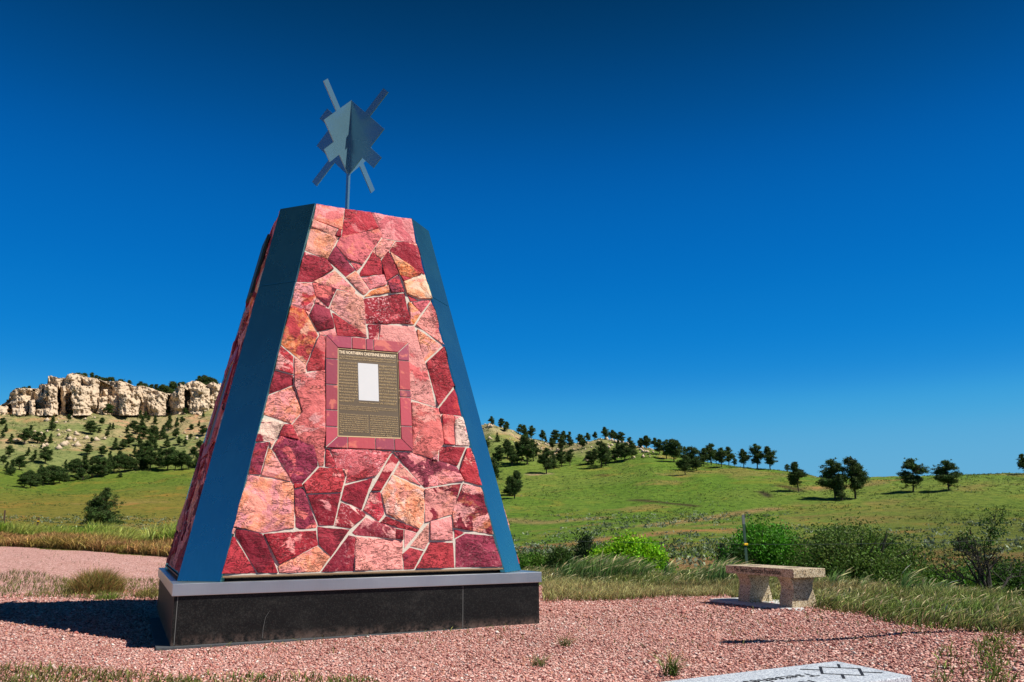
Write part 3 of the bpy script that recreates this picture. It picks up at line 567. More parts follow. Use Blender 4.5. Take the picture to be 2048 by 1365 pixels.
# emblem: traced on the slab, same mark as the finial
zq = lambda x, y: loc(1430+x/4.995, 1310+y/4.995)
m = MB()
def inlay(P): m.prism([(p[0], p[1], SZ-.004) for p in P], [(p[0], p[1], SZ+.0012) for p in P])
inlay([zq(1037, 120), zq(1060, 192), zq(1088, 193), zq(1066, 121)]); inlay([zq(1424, 137), zq(1466, 210), zq(1494, 211), zq(1455, 138)])
inlay([zq(1066, 121), zq(1068, 126), zq(1427, 142), zq(1424, 137)]); inlay([zq(1086, 188), zq(1088, 193), zq(1466, 210), zq(1463, 205)])
inlay([zq(1218, 96), zq(1232, 127), zq(1258, 128), zq(1244, 96)]); inlay([zq(1258, 202), zq(1276, 240), zq(1304, 241), zq(1288, 203)])
inlay([zq(850, 143), zq(852, 149), zq(1046, 156), zq(1044, 150)]); inlay([zq(1478, 171), zq(1481, 177), zq(1676, 184), zq(1674, 178)])
m.build('emblem', M_INK, gb2)
# two lines of lettering that read from the far side
def slab_text(txt, start_px, cap_h):
    me = text_mesh(txt, 1, 'LEFT', .001); n = len(me.vertices); a = np.zeros(n*3, np.float32); me.vertices.foreach_get('co', a); a = a.reshape(-1, 3)
    s0 = loc(*start_px); k = cap_h/.7; up = -(corners[0]-corners[3]); up = up/np.linalg.norm(up)   # letters stand towards the camera side
    b = s0[None]+a[:, :1]*k*ux[None]+a[:, 1:2]*k*up[None]; b[:, 2] = SZ+.0002+a[:, 2]; me.vertices.foreach_set('co', b.astype(np.float32).ravel()); me.flip_normals() if False else None; me.update(); return me
for t, s in (('Tsetsehestahese', (1619, 1347)), ('Northern', (1620, 1361))): link('inscription', slab_text(t, s, .055), gb2, [M_INK])

# ------------------------------------------------------------------ terrain
def vnoise(x, y, seed=0):
    xi, yi = np.floor(x).astype(np.int64), np.floor(y).astype(np.int64); fx, fy = x-xi, y-yi; fx = fx*fx*(3-2*fx); fy = fy*fy*(3-2*fy)
    def h(a, b):
        n = (a*374761393+b*668265263+seed*974634) & 0xffffffff; n = ((n ^ (n >> 13))*1274126177) & 0xffffffff; return ((n ^ (n >> 16)) & 0xffff)/65535.
    return (h(xi, yi)*(1-fx)+h(xi+1, yi)*fx)*(1-fy)+(h(xi, yi+1)*(1-fx)+h(xi+1, yi+1)*fx)*fy
def fbm(x, y, sc, o=4, seed=0):
    s, a, t = 0, 1., 0
    for i in range(o): s = s+a*vnoise(x*sc*2**i+17.3*i, y*sc*2**i-9.1*i, seed+i); t += a; a *= .55
    return s/t-.5
# feature lines: (px, py, distance) -> height; from near to far
LINES = [
 [(-400,1300,5), (2500,1300,5)],
 [(-400,1078,33), (0,1091,33), (100,1096,30), (330,1114,25), (600,1140,18), (1000,1172,13), (1250,1178,12.8), (1440,1186,11.8), (1500,1213,9.9), (1650,1222,9.2), (1800,1256,7.7), (2048,1277,7.0), (2500,1290,6.6)],
 [(-400,1064,46), (0,1074,46), (330,1084,44), (700,1110,30), (1000,1142,18.5), (1250,1148,17.5), (1500,1158,15.5), (1700,1172,14), (2048,1205,11.5), (2500,1220,10.5)],
 [(-400,1060,80), (0,1065,80), (330,1078,75), (700,1110,50), (1000,1132,35), (1200,1170,31), (1500,1190,30), (1800,1200,29), (2048,1210,28), (2500,1215,28)],
 [(-400,1040,120), (0,1042,120), (330,1052,115), (700,1085,90), (1000,1100,75), (1200,1108,62), (1400,1112,60), (1700,1110,60), (2048,1108,60), (2500,1105,60)],
 [(-400,1000,185), (0,1003,185), (330,1003,180), (700,1030,140), (1000,1030,115), (1300,1025,112), (1700,1025,110), (2048,1030,110), (2500,1030,110)],
 [(-400,960,262), (0,958,262), (70,972,255), (140,973,255), (250,951,268), (385,936,275), (700,940,230), (985,945,180), (1090,944,180), (1200,934,180), (1300,919,180), (1400,925,178), (1480,932,175), (1560,941,172), (1640,953,168), (1760,957,162), (1850,956,162), (1930,951,164), (2048,950,166), (2500,955,166)],
 [(-400,845,400), (0,830,400), (100,830,400), (200,828,400), (330,832,400), (420,822,400), (600,830,380), (800,850,300), (985,848,250), (1020,858,250), (1060,879,250), (1100,891,245), (1150,886,240), (1200,879,240), (1240,889,235), (1290,901,230), (1350,907,225), (1400,927,215), (1480,940,210), (1640,960,205), (2048,958,205), (2500,965,205)],
 [(-400,838,436), (0,826,436), (430,820,436), (600,820,430), (800,860,350), (985,875,300), (1400,950,260), (2048,985,260), (2500,985,260)],
 [(-400,860,560), (0,850,560), (430,830,560), (800,930,480), (1000,980,420), (2048,1030,420), (2500,1030,420)],
 [(-400,1010,1500), (1000,1035,1500), (2500,1040,1500)],
]
AZG = np.radians(np.arange(-180, 180.01, .25)); NA = len(AZG)
LR = np.zeros((len(LINES)+1, NA)); LZ = np.zeros((len(LINES)+1, NA))
for i, ln in enumerate(LINES):
    A = []; Rr = []; Z = []
    for px, py, r in ln:
        a, e = az_el(px, py); A.append(a-YAW); Rr.append(r); Z.append(CAM[2]+e*r)
    if i == 0: Z = [0.]*len(Z)
    w = np.clip((np.abs(AZG)-math.radians(55))/math.radians(60), 0, 1); w = w*w*(3-2*w)
    LR[i+1] = np.interp(AZG, A, Rr); LZ[i+1] = np.interp(AZG, A, Z)*(1-w)
LR[1] = 5.0; LZ[1] = 0.
def height(x, y, noise=True):
    x = np.asarray(x, float); y = np.asarray(y, float); sh = x.shape; x = x.ravel(); y = y.ravel()
    dx, dy = x-CAM[0], y-CAM[1]; r = np.hypot(dx, dy); az = (np.arctan2(dx, dy)-YAW+math.pi) % (2*math.pi)-math.pi
    fi = (az-AZG[0])/(AZG[1]-AZG[0]); i0 = np.clip(fi.astype(int), 0, NA-2); t = fi-i0
    Rk = LR[:, i0]*(1-t)+LR[:, i0+1]*t; Zk = LZ[:, i0]*(1-t)+LZ[:, i0+1]*t
    n = len(Rk); d = (Zk[1:]-Zk[:-1])/np.maximum(Rk[1:]-Rk[:-1], 1e-3); s = np.zeros_like(Zk)
    s[1:-1] = np.where(d[1:]*d[:-1] > 0, 2*d[1:]*d[:-1]/(d[1:]+d[:-1]+1e-12*np.sign(d[1:]+d[:-1]+1e-30)), 0); s[-1] = d[-1]
    k = np.clip((r[None] >= Rk).sum(0)-1, 0, n-2); j = np.arange(len(r)); r0, r1, z0, z1 = Rk[k, j], Rk[k+1, j], Zk[k, j], Zk[k+1, j]
    h = np.maximum(r1-r0, 1e-3); u = np.clip((r-r0)/h, 0, 1); u2, u3 = u*u, u*u*u
    z = (2*u3-3*u2+1)*z0+(u3-2*u2+u)*h*s[k, j]+(-2*u3+3*u2)*z1+(u3-u2)*h*s[k+1, j]
    if noise:
        amp = np.interp(r, [0, 12, 20, 60, 160, 300, 400, 460], [.0, .012, .12, .35, .8, 3., 4., 4.])
        fade = 1.
        z = z+amp*fade*(fbm(x, y, 1/14., 4, 3)+.25*fbm(x, y, 1/3., 3, 8))*np.where(r > 120, 1.4, 1.)
        near = np.exp(-((r-9)/6)**2); z = z+near*.0
    return z.reshape(sh)
def hit(px, py, r0=4., r1=900.):
    d = ray(px, py); d = d/math.hypot(d[0], d[1]); rr = np.concatenate([np.arange(r0, 60, .25), np.arange(60, r1, 1.)])
    P = CAM[None]+d[None]*rr[:, None]; g = P[:, 2]-height(P[:, 0], P[:, 1]); k = np.where(g < 0)[0]
    if len(k) == 0: return None
    k = k[0]; a, b = (rr[k-1] if k else rr[0]), rr[k]
    for _ in range(12):
        c = (a+b)/2; p = CAM+d*c
        if p[2] < height(p[0], p[1]): b = c
        else: a = c
    return CAM+d*b
def at_r(px, r):
    a, _ = az_el(px, 1057); x, y = CAM[0]+math.sin(a)*r, CAM[1]+math.cos(a)*r; return np.array([x, y, float(height(x, y))])
def pix_r(x, y):
    """pixel column (at eye level) and distance of ground points"""
    dx, dy = x-CAM[0], y-CAM[1]; r = np.hypot(dx, dy); a = np.arctan2(dx, dy)-YAW; return 1024+F_PX/math.cos(PITCH)*np.tan(np.clip(a, -1.4, 1.4)), r
def gravel_edge(x, y):  # >0 outside the gravel
    dx, dy = x-CAM[0], y-CAM[1]; r = np.hypot(dx, dy); az = (np.arctan2(dx, dy)-YAW+math.pi) % (2*math.pi)-math.pi
    return r-np.interp(az, AZG, LR[2])*(1+.10*fbm(x, y, .55, 3, 21))
azs = np.concatenate([np.arange(-180, -42, 3.), np.arange(-42, 42, .16), np.arange(42, 180.1, 3.)]); azs = np.radians(azs)+YAW
rs = [.4]
while rs[-1] < 1500: rs.append(rs[-1]+max(.12, rs[-1]*.0125 if rs[-1] < 480 else rs[-1]*.05))
rs = np.array(rs); A2, R2 = np.meshgrid(azs, rs); X = CAM[0]+np.sin(A2)*R2; Y = CAM[1]+np.cos(A2)*R2; Zt = height(X, Y)
PX, _ = pix_r(X, Y)
# albedo zones
def lerp3(a, b, t): return np.asarray(a)[None]*(1-t[:, None])+np.asarray(b)[None]*t[:, None]
def ground_color(x, y):
    x, y = x.ravel(), y.ravel(); px, r = pix_r(x, y); n1 = fbm(x, y, 1/9., 4, 31); n2 = fbm(x, y, 1/35., 4, 41); n3 = fbm(x*.35, y*1.2, 1/12., 4, 51)
    sm = lambda v, a, b: (lambda t: t*t*(3-2*t))(np.clip((v-a)/(b-a), 0, 1))
    green = lerp3((.115, .20, .022), (.16, .215, .035), sm(n2, -.2, .2)); olive = np.array((.17, .15, .03)); tan = np.array((.33, .17, .075))
    c = green.copy(); left = sm(-px, -700, -350)
    c = c*(1-left[:, None])+lerp3((.19, .165, .028), (.12, .17, .022), np.clip(sm(r, 170, 240)+.6*n2, 0, 1))*left[:, None]
    # dry reddish ground low on the right-hand field
    t = sm(n3+.25*n1, -.06, .1)*sm(-r, -128, -85)*(1-left)*sm(r, 22, 40); c = c*(1-.9*t[:, None])+tan*(.9*t[:, None])
    t = sm(n1+n3, .16, .3)*.5*sm(r, 20, 40)*sm(-r, -240, -160); c = c*(1-t[:, None])+np.array((.30, .2, .07))*t[:, None]
    t = sm(px, 1500, 1900)*sm(r, 20, 40)*sm(-r, -140, -100)*.5; c = c*(1-t[:, None])+np.array((.11, .105, .02))*t[:, None]
    # steeper tan slopes below the cliffs
    s = sm(r, 268, 300)*left; c = c*(1-s[:, None])+lerp3((.20, .22, .075), (.36, .28, .14), np.clip(sm(n1+n2, -.05, .22)+.4*sm(r, 355, 400), 0, 1))*s[:, None]
    s = sm(r, 186, 215)*(1-left)*sm(-px, -1460, -1300); c = c*(1-s[:, None])+lerp3((.20, .23, .065), (.33, .28, .14), sm(n1+n2, -.05, .25))*s[:, None]
    t = sm(-r, -14, -9); c = c*(1-t[:, None])+np.array((.26, .15, .075))*t[:, None]
    return c
GC = ground_color(X, Y)
def streak(pix, w, col, k):
    P = [hit(*p, 40) for p in pix]; P = np.array([p[:2] for p in P if p is not None]); xy = np.column_stack([X.ravel(), Y.ravel()]); best = np.full(len(xy), 1e9)
    for a_, b_ in zip(P[:-1], P[1:]): t = np.clip(((xy-a_)@(b_-a_))/((b_-a_)@(b_-a_)), 0, 1); best = np.minimum(best, np.hypot(*(xy-a_-t[:, None]*(b_-a_)).T))
    f = (np.clip(1.4-best/w, 0, 1)*k)[:, None]; GC[:] = GC*(1-f)+np.array(col)*f
streak([(1262, 1001), (1300, 1003), (1340, 1007), (1392, 1013)], .9, (.06, .035, .02), .9); streak([(1522, 984), (1530, 988), (1536, 992)], .8, (.05, .03, .02), .9); streak([(1300, 1052), (1400, 1040), (1480, 1026), (1545, 1018)], 1.6, (.36, .2, .1), .7)
streak([(1010, 1040), (1090, 1046), (1200, 1036)], 2.0, (.34, .2, .1), .6); streak([(1560, 972), (1582, 976), (1600, 982)], 1.2, (.07, .04, .02), .8); streak([(1620, 978), (1690, 974), (1760, 966)], 1.6, (.34, .19, .09), .6)
streak([(1062, 950), (1095, 948)], 1.2, (.40, .28, .17), .9); streak([(1195, 950), (1215, 951)], 1., (.06, .04, .02), .8)
V = np.column_stack([X.ravel(), Y.ravel(), Zt.ravel()])
nr, na = X.shape; I = np.arange(nr*na).reshape(nr, na); Q = np.stack([I[:-1, :-1], I[1:, :-1], I[1:, 1:], I[:-1, 1:]], -1).reshape(-1, 4)[:, ::-1]
cx, cy = X.ravel()[Q].mean(1), Y.ravel()[Q].mean(1); ge = gravel_edge(cx, cy); qr = np.hypot(cx-CAM[0], cy-CAM[1]); qp, _ = pix_r(cx, cy)
far = np.where(qp < 700, 262, 186)
def sub_ground(name, sel, mat):
    q = Q[sel]; u, inv = np.unique(q, return_inverse=True)
    o = np_mesh(name, V[u], inv.ravel(), np.full(len(q), 4), [mat], None, {'col': GC[u]}, True); return tag(o, kind='structure')
front_half = np.abs(qp-1024) < 2500
sub_ground('gravel_ground', ge <= 0, M_GRAVEL); sub_ground('meadow', (ge > 0) & (qr < far), M_GRND); sub_ground('hillside', (ge > 0) & (qr >= far), M_SLOPE)

# ------------------------------------------------------------------ cliffs
CL = [(-300,2420,100,480,17), (80,470,235,430,14), (430,930,170,420,16), (640,780,95,300,20), (900,1240,215,430,14), (1200,1600,235,445,10), (1560,2120,215,455,12), (1700,1900,165,400,20),
      (-60,90,378,455,0),(85,300,216,432,10),(262,332,322,440,-8),(318,470,250,425,6),(360,440,180,250,22),(446,562,103,245,22),(408,546,192,420,-6),(545,622,190,430,0),(606,762,80,420,12),(660,872,192,440,-8),
      (760,846,122,300,12),(830,942,126,320,2),(940,1062,165,300,18),(904,1012,300,422,-4),(1000,1126,290,430,-2),(1036,1232,156,300,12),(1100,1306,256,455,-8),(1230,1482,196,300,16),(1296,1412,286,450,0),
      (1374,1562,268,462,-6),(1380,1546,222,300,14),(1570,1722,192,468,-4),(1656,1700,166,260,-4),(1690,1912,152,440,12),(1760,1962,212,450,-8),(1930,2070,168,455,0),(2040,2220,150,450,6),(2200,2400,190,450,0),
      (330,420,405,485,-14),(400,505,415,480,-16),(700,832,405,462,-10),(100,260,400,445,-6),(1120,1200,300,455,-14)]
SKYL = [(-300,420),(-100,398),(0,380),(78,332),(92,262),(150,215),(358,222),(364,186),(440,180),(447,108),(470,100),(545,122),(606,122),(634,86),(680,76),(730,80),(770,105),(840,120),(868,122),(930,136),(950,152),(1048,156),(1110,150),(1170,162),(1226,206),(1246,200),(1330,195),(1400,216),(1480,246),(1545,266),(1600,270),(1650,212),(1672,166),(1692,205),(1740,170),(1790,150),(1860,155),(1905,205),(1950,170),(1985,160),(2020,180),(2060,170),(2300,190),(2420,250)]
def cliff_wall():
    """one continuous eroded rock band: every buttress stands out from, and every gully falls back into, the same wall"""
    gx = np.arange(-300, 2420, 3.2); nv = 96; V_ = np.linspace(0, 1, nv); NX = len(gx)
    top = np.interp(gx, [p[0] for p in SKYL], [p[1] for p in SKYL]); f1 = lambda x, s_: np.array([mnoise.noise(Vector((v*s_, 3.1, 0.))) for v in x]); top = top+f1(gx, .09)*7+f1(gx, .3)*3
    base = 470+f1(gx, .02)*10; ZX = np.tile(gx, (nv, 1)); ZY = top[None]+(base-top)[None]*V_[:, None]
    n2 = lambda a, b, o, sd: np.array([mnoise.fractal(Vector((x_, y_, sd)), 1., 2., o) for x_, y_ in zip(a.ravel(), b.ravel())]).reshape(a.shape)
    wx_ = ZX+n2(ZX*.022, ZY*.012, 4, 1.)*26; wy_ = ZY+n2(ZX*.03, ZY*.03, 3, 7.)*18; D = np.full(ZX.shape, 26.)
    sm = lambda t: (lambda u: u*u*(3-2*u))(np.clip(t, 0, 1))
    for i, (x0, x1, zt, zb, dr) in enumerate(CL):
        e = np.minimum(wx_-x0, x1-wx_); w_ = min(14, (x1-x0)*.22); cov = sm(e/w_+.2)*sm((wy_-zt)/9.); u = np.clip((wx_-(x0+x1)/2)/((x1-x0)/2), -1, 1)
        tilt = random.Random(i+3).uniform(-4, 5); dep = dr+5.5*np.abs(u)**2.2+tilt*u-5*np.clip((wy_-zt)/max(zb-zt, 1), 0, 1.2); D = np.minimum(D, 26+(dep-26)*cov)
    # bedding: thin ledges; joints: narrow dark clefts; blocky spalls
    bed = np.array([mnoise.noise(Vector((0, y_*.11+.01*x_, 2.))) for x_, y_ in zip(wx_.ravel(), wy_.ravel())]).reshape(D.shape)
    cell = np.array([mnoise.cell(Vector((x_*.035, y_*.028, 4.))) for x_, y_ in zip(wx_.ravel(), wy_.ravel())]).reshape(D.shape)
    jo = np.abs(n2(ZX*.035, ZY*.006, 3, 11.)); D = D+bed*.7+cell*.3+0.6*np.exp(-(jo/.06)**2)+n2(ZX*.06, ZY*.06, 4, 5.)*.5+n2(ZX*.012, ZY*.012, 3, 15.)*3.5
    P = np.zeros((nv+1, NX, 3))
    for j in range(nv):
        for i in range(NX):
            px, py = gx[i]/4.655, 730+ZY[j, i]/4.655; a_, e_ = az_el(px, py); r_ = 402+D[j, i]; P[j+1, i] = (CAM[0]+math.sin(a_)*r_, CAM[1]+math.cos(a_)*r_, CAM[2]+e_*r_)
    back = np.array([FW[0], FW[1]])/math.hypot(FW[0], FW[1]); P[0] = P[1]+np.array([back[0]*60, back[1]*60, -3.])
    I = np.arange((nv+1)*NX).reshape(nv+1, NX); Q_ = np.stack([I[:-1, :-1], I[1:, :-1], I[1:, 1:], I[:-1, 1:]], -1).reshape(-1, 4)
    return tag(np_mesh('cliffs', P.reshape(-1, 3), Q_.ravel(), np.full(len(Q_), 4), [M_ROCK], None, None, True), kind='structure')
cliff_wall()

# ------------------------------------------------------------------ foliage tools
def tufts(P, size, rng, flat=.0, per=1, aspect=.45, up=0.3):
    """random small leaf quads at points P -> verts (n*4), quads"""
    P = np.repeat(P, per, 0); n = len(P); size = np.broadcast_to(np.repeat(np.broadcast_to(size, (n//per,)), per), (n,))
    d = rng.normal(size=(n, 3)); d[:, 2] += up; d /= np.linalg.norm(d, axis=1)[:, None]
    e = rng.normal(size=(n, 3)); e[:, 2] *= (1-flat); e -= d*(e*d).sum(1)[:, None]; e /= np.linalg.norm(e, axis=1)[:, None]
    s = size*rng.uniform(.6, 1.3, n); a = d*s[:, None]; b = e*(s*aspect)[:, None]
    return np.stack([P-a*.2-b*.3, P+a*.35-b*.6, P+a, P+a*.35+b*.6], 1).reshape(-1, 3), n
def leaf_mesh(V, cols, name, mat, parent=None):
    n = len(V)//4; return np_mesh(name, V, np.arange(n*4), np.full(n, 4), [mat], parent, {'col': np.repeat(cols, 4, 0)})
def vary(c, n, rng, v=.3, hue=.12):
    k = np.exp(rng.normal(0, v, (n, 1))); h = np.exp(rng.normal(0, hue, (n, 3))); return np.clip(np.asarray(c)[None]*k*h, 0, .9)

# ------------------------------------------------------------------ pines
def make_pine(kind, seed):
    """unit-height pine; returns (crown mesh, trunk mesh). kind: 0 open ponderosa, 1 conical, 2 bushy to the ground, 3 round topped"""
    r = np.random.default_rng(seed); ra = random.Random(seed); m = MB(); clear = (.17, .04, .0, .16)[kind]; halfw = (.29, .25, .50, .36)[kind]
    bend = [(0, 0, -.03)]
    for i in range(1, 7): bend.append((bend[-1][0]+ra.gauss(0, .008), bend[-1][1]+ra.gauss(0, .008), i/6*.95))
    m.tube(bend, [.022, .02, .017, .013, .010, .006, .002], 7)
    def axis(z): k = min(5, max(0, int(z/.95*6))); t = z/.95*6-k; return np.array(bend[k])*(1-t)+np.array(bend[k+1])*t
    C, S = [], []
    nb = (40, 60, 70, 40)[kind]
    for i in range(nb):
        z = clear+(1-clear)*((i+ra.random())/nb)**1.15; u = (z-clear)/(1-clear)
        env = {0: math.sin(math.pi*min(1, u*.86+.13))**.8, 1: (1-u)**.8+.05, 2: (1-u**2.4)*.95+.05 if u > .12 else .75, 3: math.sin(math.pi*min(1, u*.84+.15))**.6}[kind]
        L = halfw*env*ra.uniform(.45, 1.12)*(1.15 if ra.random() < .2 else 1); th = ra.uniform(0, 6.283); p0 = axis(min(z, .94)); rise = ra.uniform(-.3, .4)*L
        p1 = p0+np.array([math.cos(th)*L, math.sin(th)*L, rise])
        if L > .05: m.tube([tuple(p0), tuple((p0+p1)/2+np.array([0, 0, -.01])), tuple(p1)], [.006, .004, .0015], 4, 0, False)
        for k in range(max(1, int(L/.075))):
            t = ra.uniform(.5, 1.05); q = p0+(p1-p0)*t; C.append(q+np.array([ra.gauss(0, .014), ra.gauss(0, .014), ra.gauss(.006, .010)])); S.append(ra.uniform(.6, 1.15))
    # billowing masses of needles: a few offset lobes give each crown its own uneven outline
    lob = []
    for i in range((9, 9, 12, 9)[kind]):
        u = (i+ra.random())/((9, 9, 12, 9)[kind]); e_ = {0: math.sin(math.pi*min(1, u*.80+.17))**.8, 1: (1-u)**.75, 2: (1-u**2.2)*.95+.1, 3: math.sin(math.pi*min(1, u*.78+.20))**.7}[kind]
        th = ra.uniform(0, 6.283); rr = halfw*e_*ra.uniform(.25, .62); z = clear+.08+(1-clear-.12)*u; a0 = axis(min(z, .94)); lob.append((a0[0]+math.cos(th)*rr, a0[1]+math.sin(th)*rr, z, max(.05, halfw*e_*ra.uniform(.50, .74)), ra.uniform(.07, .11)))
    for (lx, ly, lz, lr, lh) in lob:
        for k in range(int(62*lr/.14)):
            d = Vector((ra.gauss(0, 1), ra.gauss(0, 1), ra.gauss(0, 1))).normalized()*ra.uniform(.5, 1.05); C.append(np.array([lx+d.x*lr, ly+d.y*lr, lz+d.z*lh])); S.append(ra.uniform(.6, 1.1))
    C.append(axis(.95)+np.array([0, 0, .02])); S.append(.7)
    C = np.array(C); S = np.array(S); per = 24; n = len(C)
    off = r.normal(size=(n, per, 3))*np.array([.026, .026, .019])*S[:, None, None]
    P = (C[:, None]+off).reshape(-1, 3); P[:, 2] = np.minimum(P[:, 2], 1.0)
    V, k = tufts(P, .028, r, .2, 1, .45, .5)
    base = np.array((.062, .105, .025)); cc = np.repeat(vary(base, n, r, .28, .1), per, 0)*np.exp(r.normal(0, .22, (n*per, 1)))
    dead = np.repeat(r.random(n) < .03, per); cc[dead] = (.10, .07, .035)
    crown = leaf_mesh(V, cc, 'crown', M_NEEDLE); trunk = m.build('trunk', M_BARK)
    mc, mt = crown.data, trunk.data; bpy.data.objects.remove(crown); bpy.data.objects.remove(trunk); return mc, mt
PINES = {k: [make_pine(k, 100+k*10+j) for j in range((4, 4, 2, 3)[k])] for k in range(4)}
def plant(p, h, kind, label, group=None, wid=1., seed=None):
    r = random.Random(seed if seed is not None else int(p[0]*13+p[1]*7)); e = empty('pine_tree', p, label, 'pine tree', group)
    e.rotation_euler = (r.gauss(0, .02), r.gauss(0, .02), r.uniform(0, 6.28)); e.scale = (h*wid, h*wid, h)
    mc, mt = r.choice(PINES[kind]); link('trunk', mt, e); link('crown', mc, e); return e
def plant_px(px, pt, pb, kind, label, group=None, wid=1., rfall=None, rmin=60):
    p = None
    for k in range(0, 44, 2):
        p = hit(px, pb+k, rmin)
        if p is not None and np.hypot(*(p-CAM)[:2]) < 560: break
        p = None
    if p is None: p = at_r(px, rfall or 240)
    d = np.hypot(*(p-CAM)[:2]); ztop = CAM[2]+az_el(px, pt)[1]*d; return plant(p, max(1.5, ztop-p[2]), kind, label, group, wid)
S8 = lambda x, y: (1400+x/2.8148, 880+y/2.8148)
# the pines one can tell apart
plant_px(205, 977, 1056, 2, 'lone bushy dark pine in the open meadow left of the monument', wid=1.05)
big = [((555,'x'),125,292,0,'rounded pine with bare lower trunk standing left of the twin pines on the ridge',1.0), ((762,'x'),105,335,3,'broad pine forming the left of the twin pines by the ridge hollow',.95), ((800,'x'),188,340,1,'slim shorter pine in front of the twin pines by the ridge hollow',.9),
       ((875,'x'),92,332,0,'tall pine forming the right of the twin pines by the ridge hollow',1.05), ((1200,'x'),102,293,3,'broad forked pine alone on the grassy ridge, first right of the twin pines',1.05), ((1402,'x'),112,285,3,'wide rounded pine on the grassy ridge, last whole pine towards the right edge',1.15), ((1832,'x'),78,193,0,'pine cut off by the right edge of the view on the ridge',1.)]
for (x, _), a, b, k, lab, w in big: q = S8(x, a); plant_px(q[0], q[1], S8(x, b)[1], k, lab, None, w*1.05)
Q8 = lambda x, y: (960+x/6.0235, 830+y/6.0235); R8 = lambda x, y: (1280+x/6.0235, 860+y/6.0235)
named = [(Q8, 415, 670, 1010, 0, 'tall thin-trunked pine alone on the green slope beside the monument'), (Q8, 366, 790, 970, 2, 'short dark pine close behind the lone pine beside the monument'), (Q8, 150, 520, 880, 0, 'dark pine half hidden by the right blue panel of the monument'),
         (Q8, 140, 15, 135, 0, 'pine on the rounded hill top, highest tree right of the monument'), (Q8, 800, 400, 712, 0, 'large pine over a small eroded bank on the green slope'), (R8, 545, 290, 540, 3, 'bright green pine standing lowest in the row on the ridge'),
         (R8, 1415, 170, 468, 0, 'tallest pine of the three at the end of the ridge row'), (R8, 1570, 198, 470, 0, 'rightmost pine of the three at the end of the ridge row'), (R8, 1250, 225, 430, 0, 'smallest pine of the three at the end of the ridge row'), (R8, 1780, 420, 495, 3, 'small pine peeping over the ridge beside the rounded pine')]
for fn, x, a, b, k, lab in named: p = fn(x, a); plant_px(p[0], p[1], fn(x, b)[1], k, lab, None, 1.1)
right = [(255,42,118),(325,80,195),(300,130,205),(210,215,330),(85,300,420),(230,370,600),(330,290,520),(385,400,620),(490,110,215),(540,120,330),(620,130,270),(450,320,590),(505,320,550),(570,240,600),(640,300,560),(755,180,310),(795,260,310),
 (905,180,330),(870,275,420),(885,440,650),(985,410,630),(1085,410,612),(1010,190,330),(1080,200,380),(990,250,430),(1195,230,320),(1230,240,415),(1300,215,330),(1385,200,290),(1505,145,300),(1590,180,290),(1630,200,295),(1700,200,310),
 (1335,430,605),(1370,410,600),(1460,310,635),(1515,370,620),(1620,400,580),(1670,300,470),(1740,330,560),(1830,310,535),(1805,265,320),(1930,280,400),(2010,250,385)]
rr_ = random.Random(5)
for x, a, b in right: p = Q8(x, a); plant_px(p[0], p[1], Q8(x, b)[1], rr_.choice((0, 0, 3, 1)), 'dark pine in the grove on the hill behind the monument, right side', 'pines in the grove on the right-hand hill', 1.2)
row = [(10,100,220),(85,70,215),(180,95,230),(235,115,300),(320,120,350),(410,105,390),(480,170,310),(540,200,310),(600,300,480),(640,195,480),(680,330,495),(770,220,440),(860,160,425),(920,240,410),(985,215,450),(1070,205,415),(1145,340,415)]
for x, a, b in row: p = R8(x, a); plant_px(p[0], p[1], R8(x, b)[1], rr_.choice((0, 0, 3)), 'dark pine in the close row along the grassy ridge line', 'pines in the row along the ridge', 1.2)
Z5 = lambda x, y: (x/4.655, 730+y/4.655)
rim = [(735,70,95),(775,75,100),(850,70,118),(895,95,125),(920,110,135),(960,120,155),(1010,112,160),(1050,118,165),(1120,130,160),(1198,145,195),(1285,170,195),(1315,158,200),(1355,168,215),(1410,180,220),(1450,178,230),(1485,200,240),(1515,180,260),(1555,200,270),(1590,155,265),(1670,160,200),(1710,158,195),(1850,100,160),(1890,98,165),(1935,115,180),(1975,125,180),(2005,140,185),(520,160,230),(480,200,260),(230,205,222),(275,198,222),(68,325,355),(390,180,215)]
def rim_tree(x, a, b, lab, grp):   # trees standing on the rock tops
    px, pt = Z5(x, a); pb = Z5(x, b)[1]; dist = 428.; az, eb = az_el(px, pb+2); _, et = az_el(px, pt); z0, z1 = CAM[2]+eb*dist, CAM[2]+et*dist
    p = np.array([CAM[0]+math.sin(az)*dist, CAM[1]+math.cos(az)*dist, z0]); zt = float(height(p[0], p[1])); p[2] = min(z0, max(zt, z0-6)) if zt < z0 else z0
    plant(p, z1-p[2], rr_.choice((1, 0, 3, 1)), lab, grp, 1.3)
for x, a, b in rim: rim_tree(x, a, b, 'small dark pine on top of the pale cliffs', 'pines on the cliff rim')
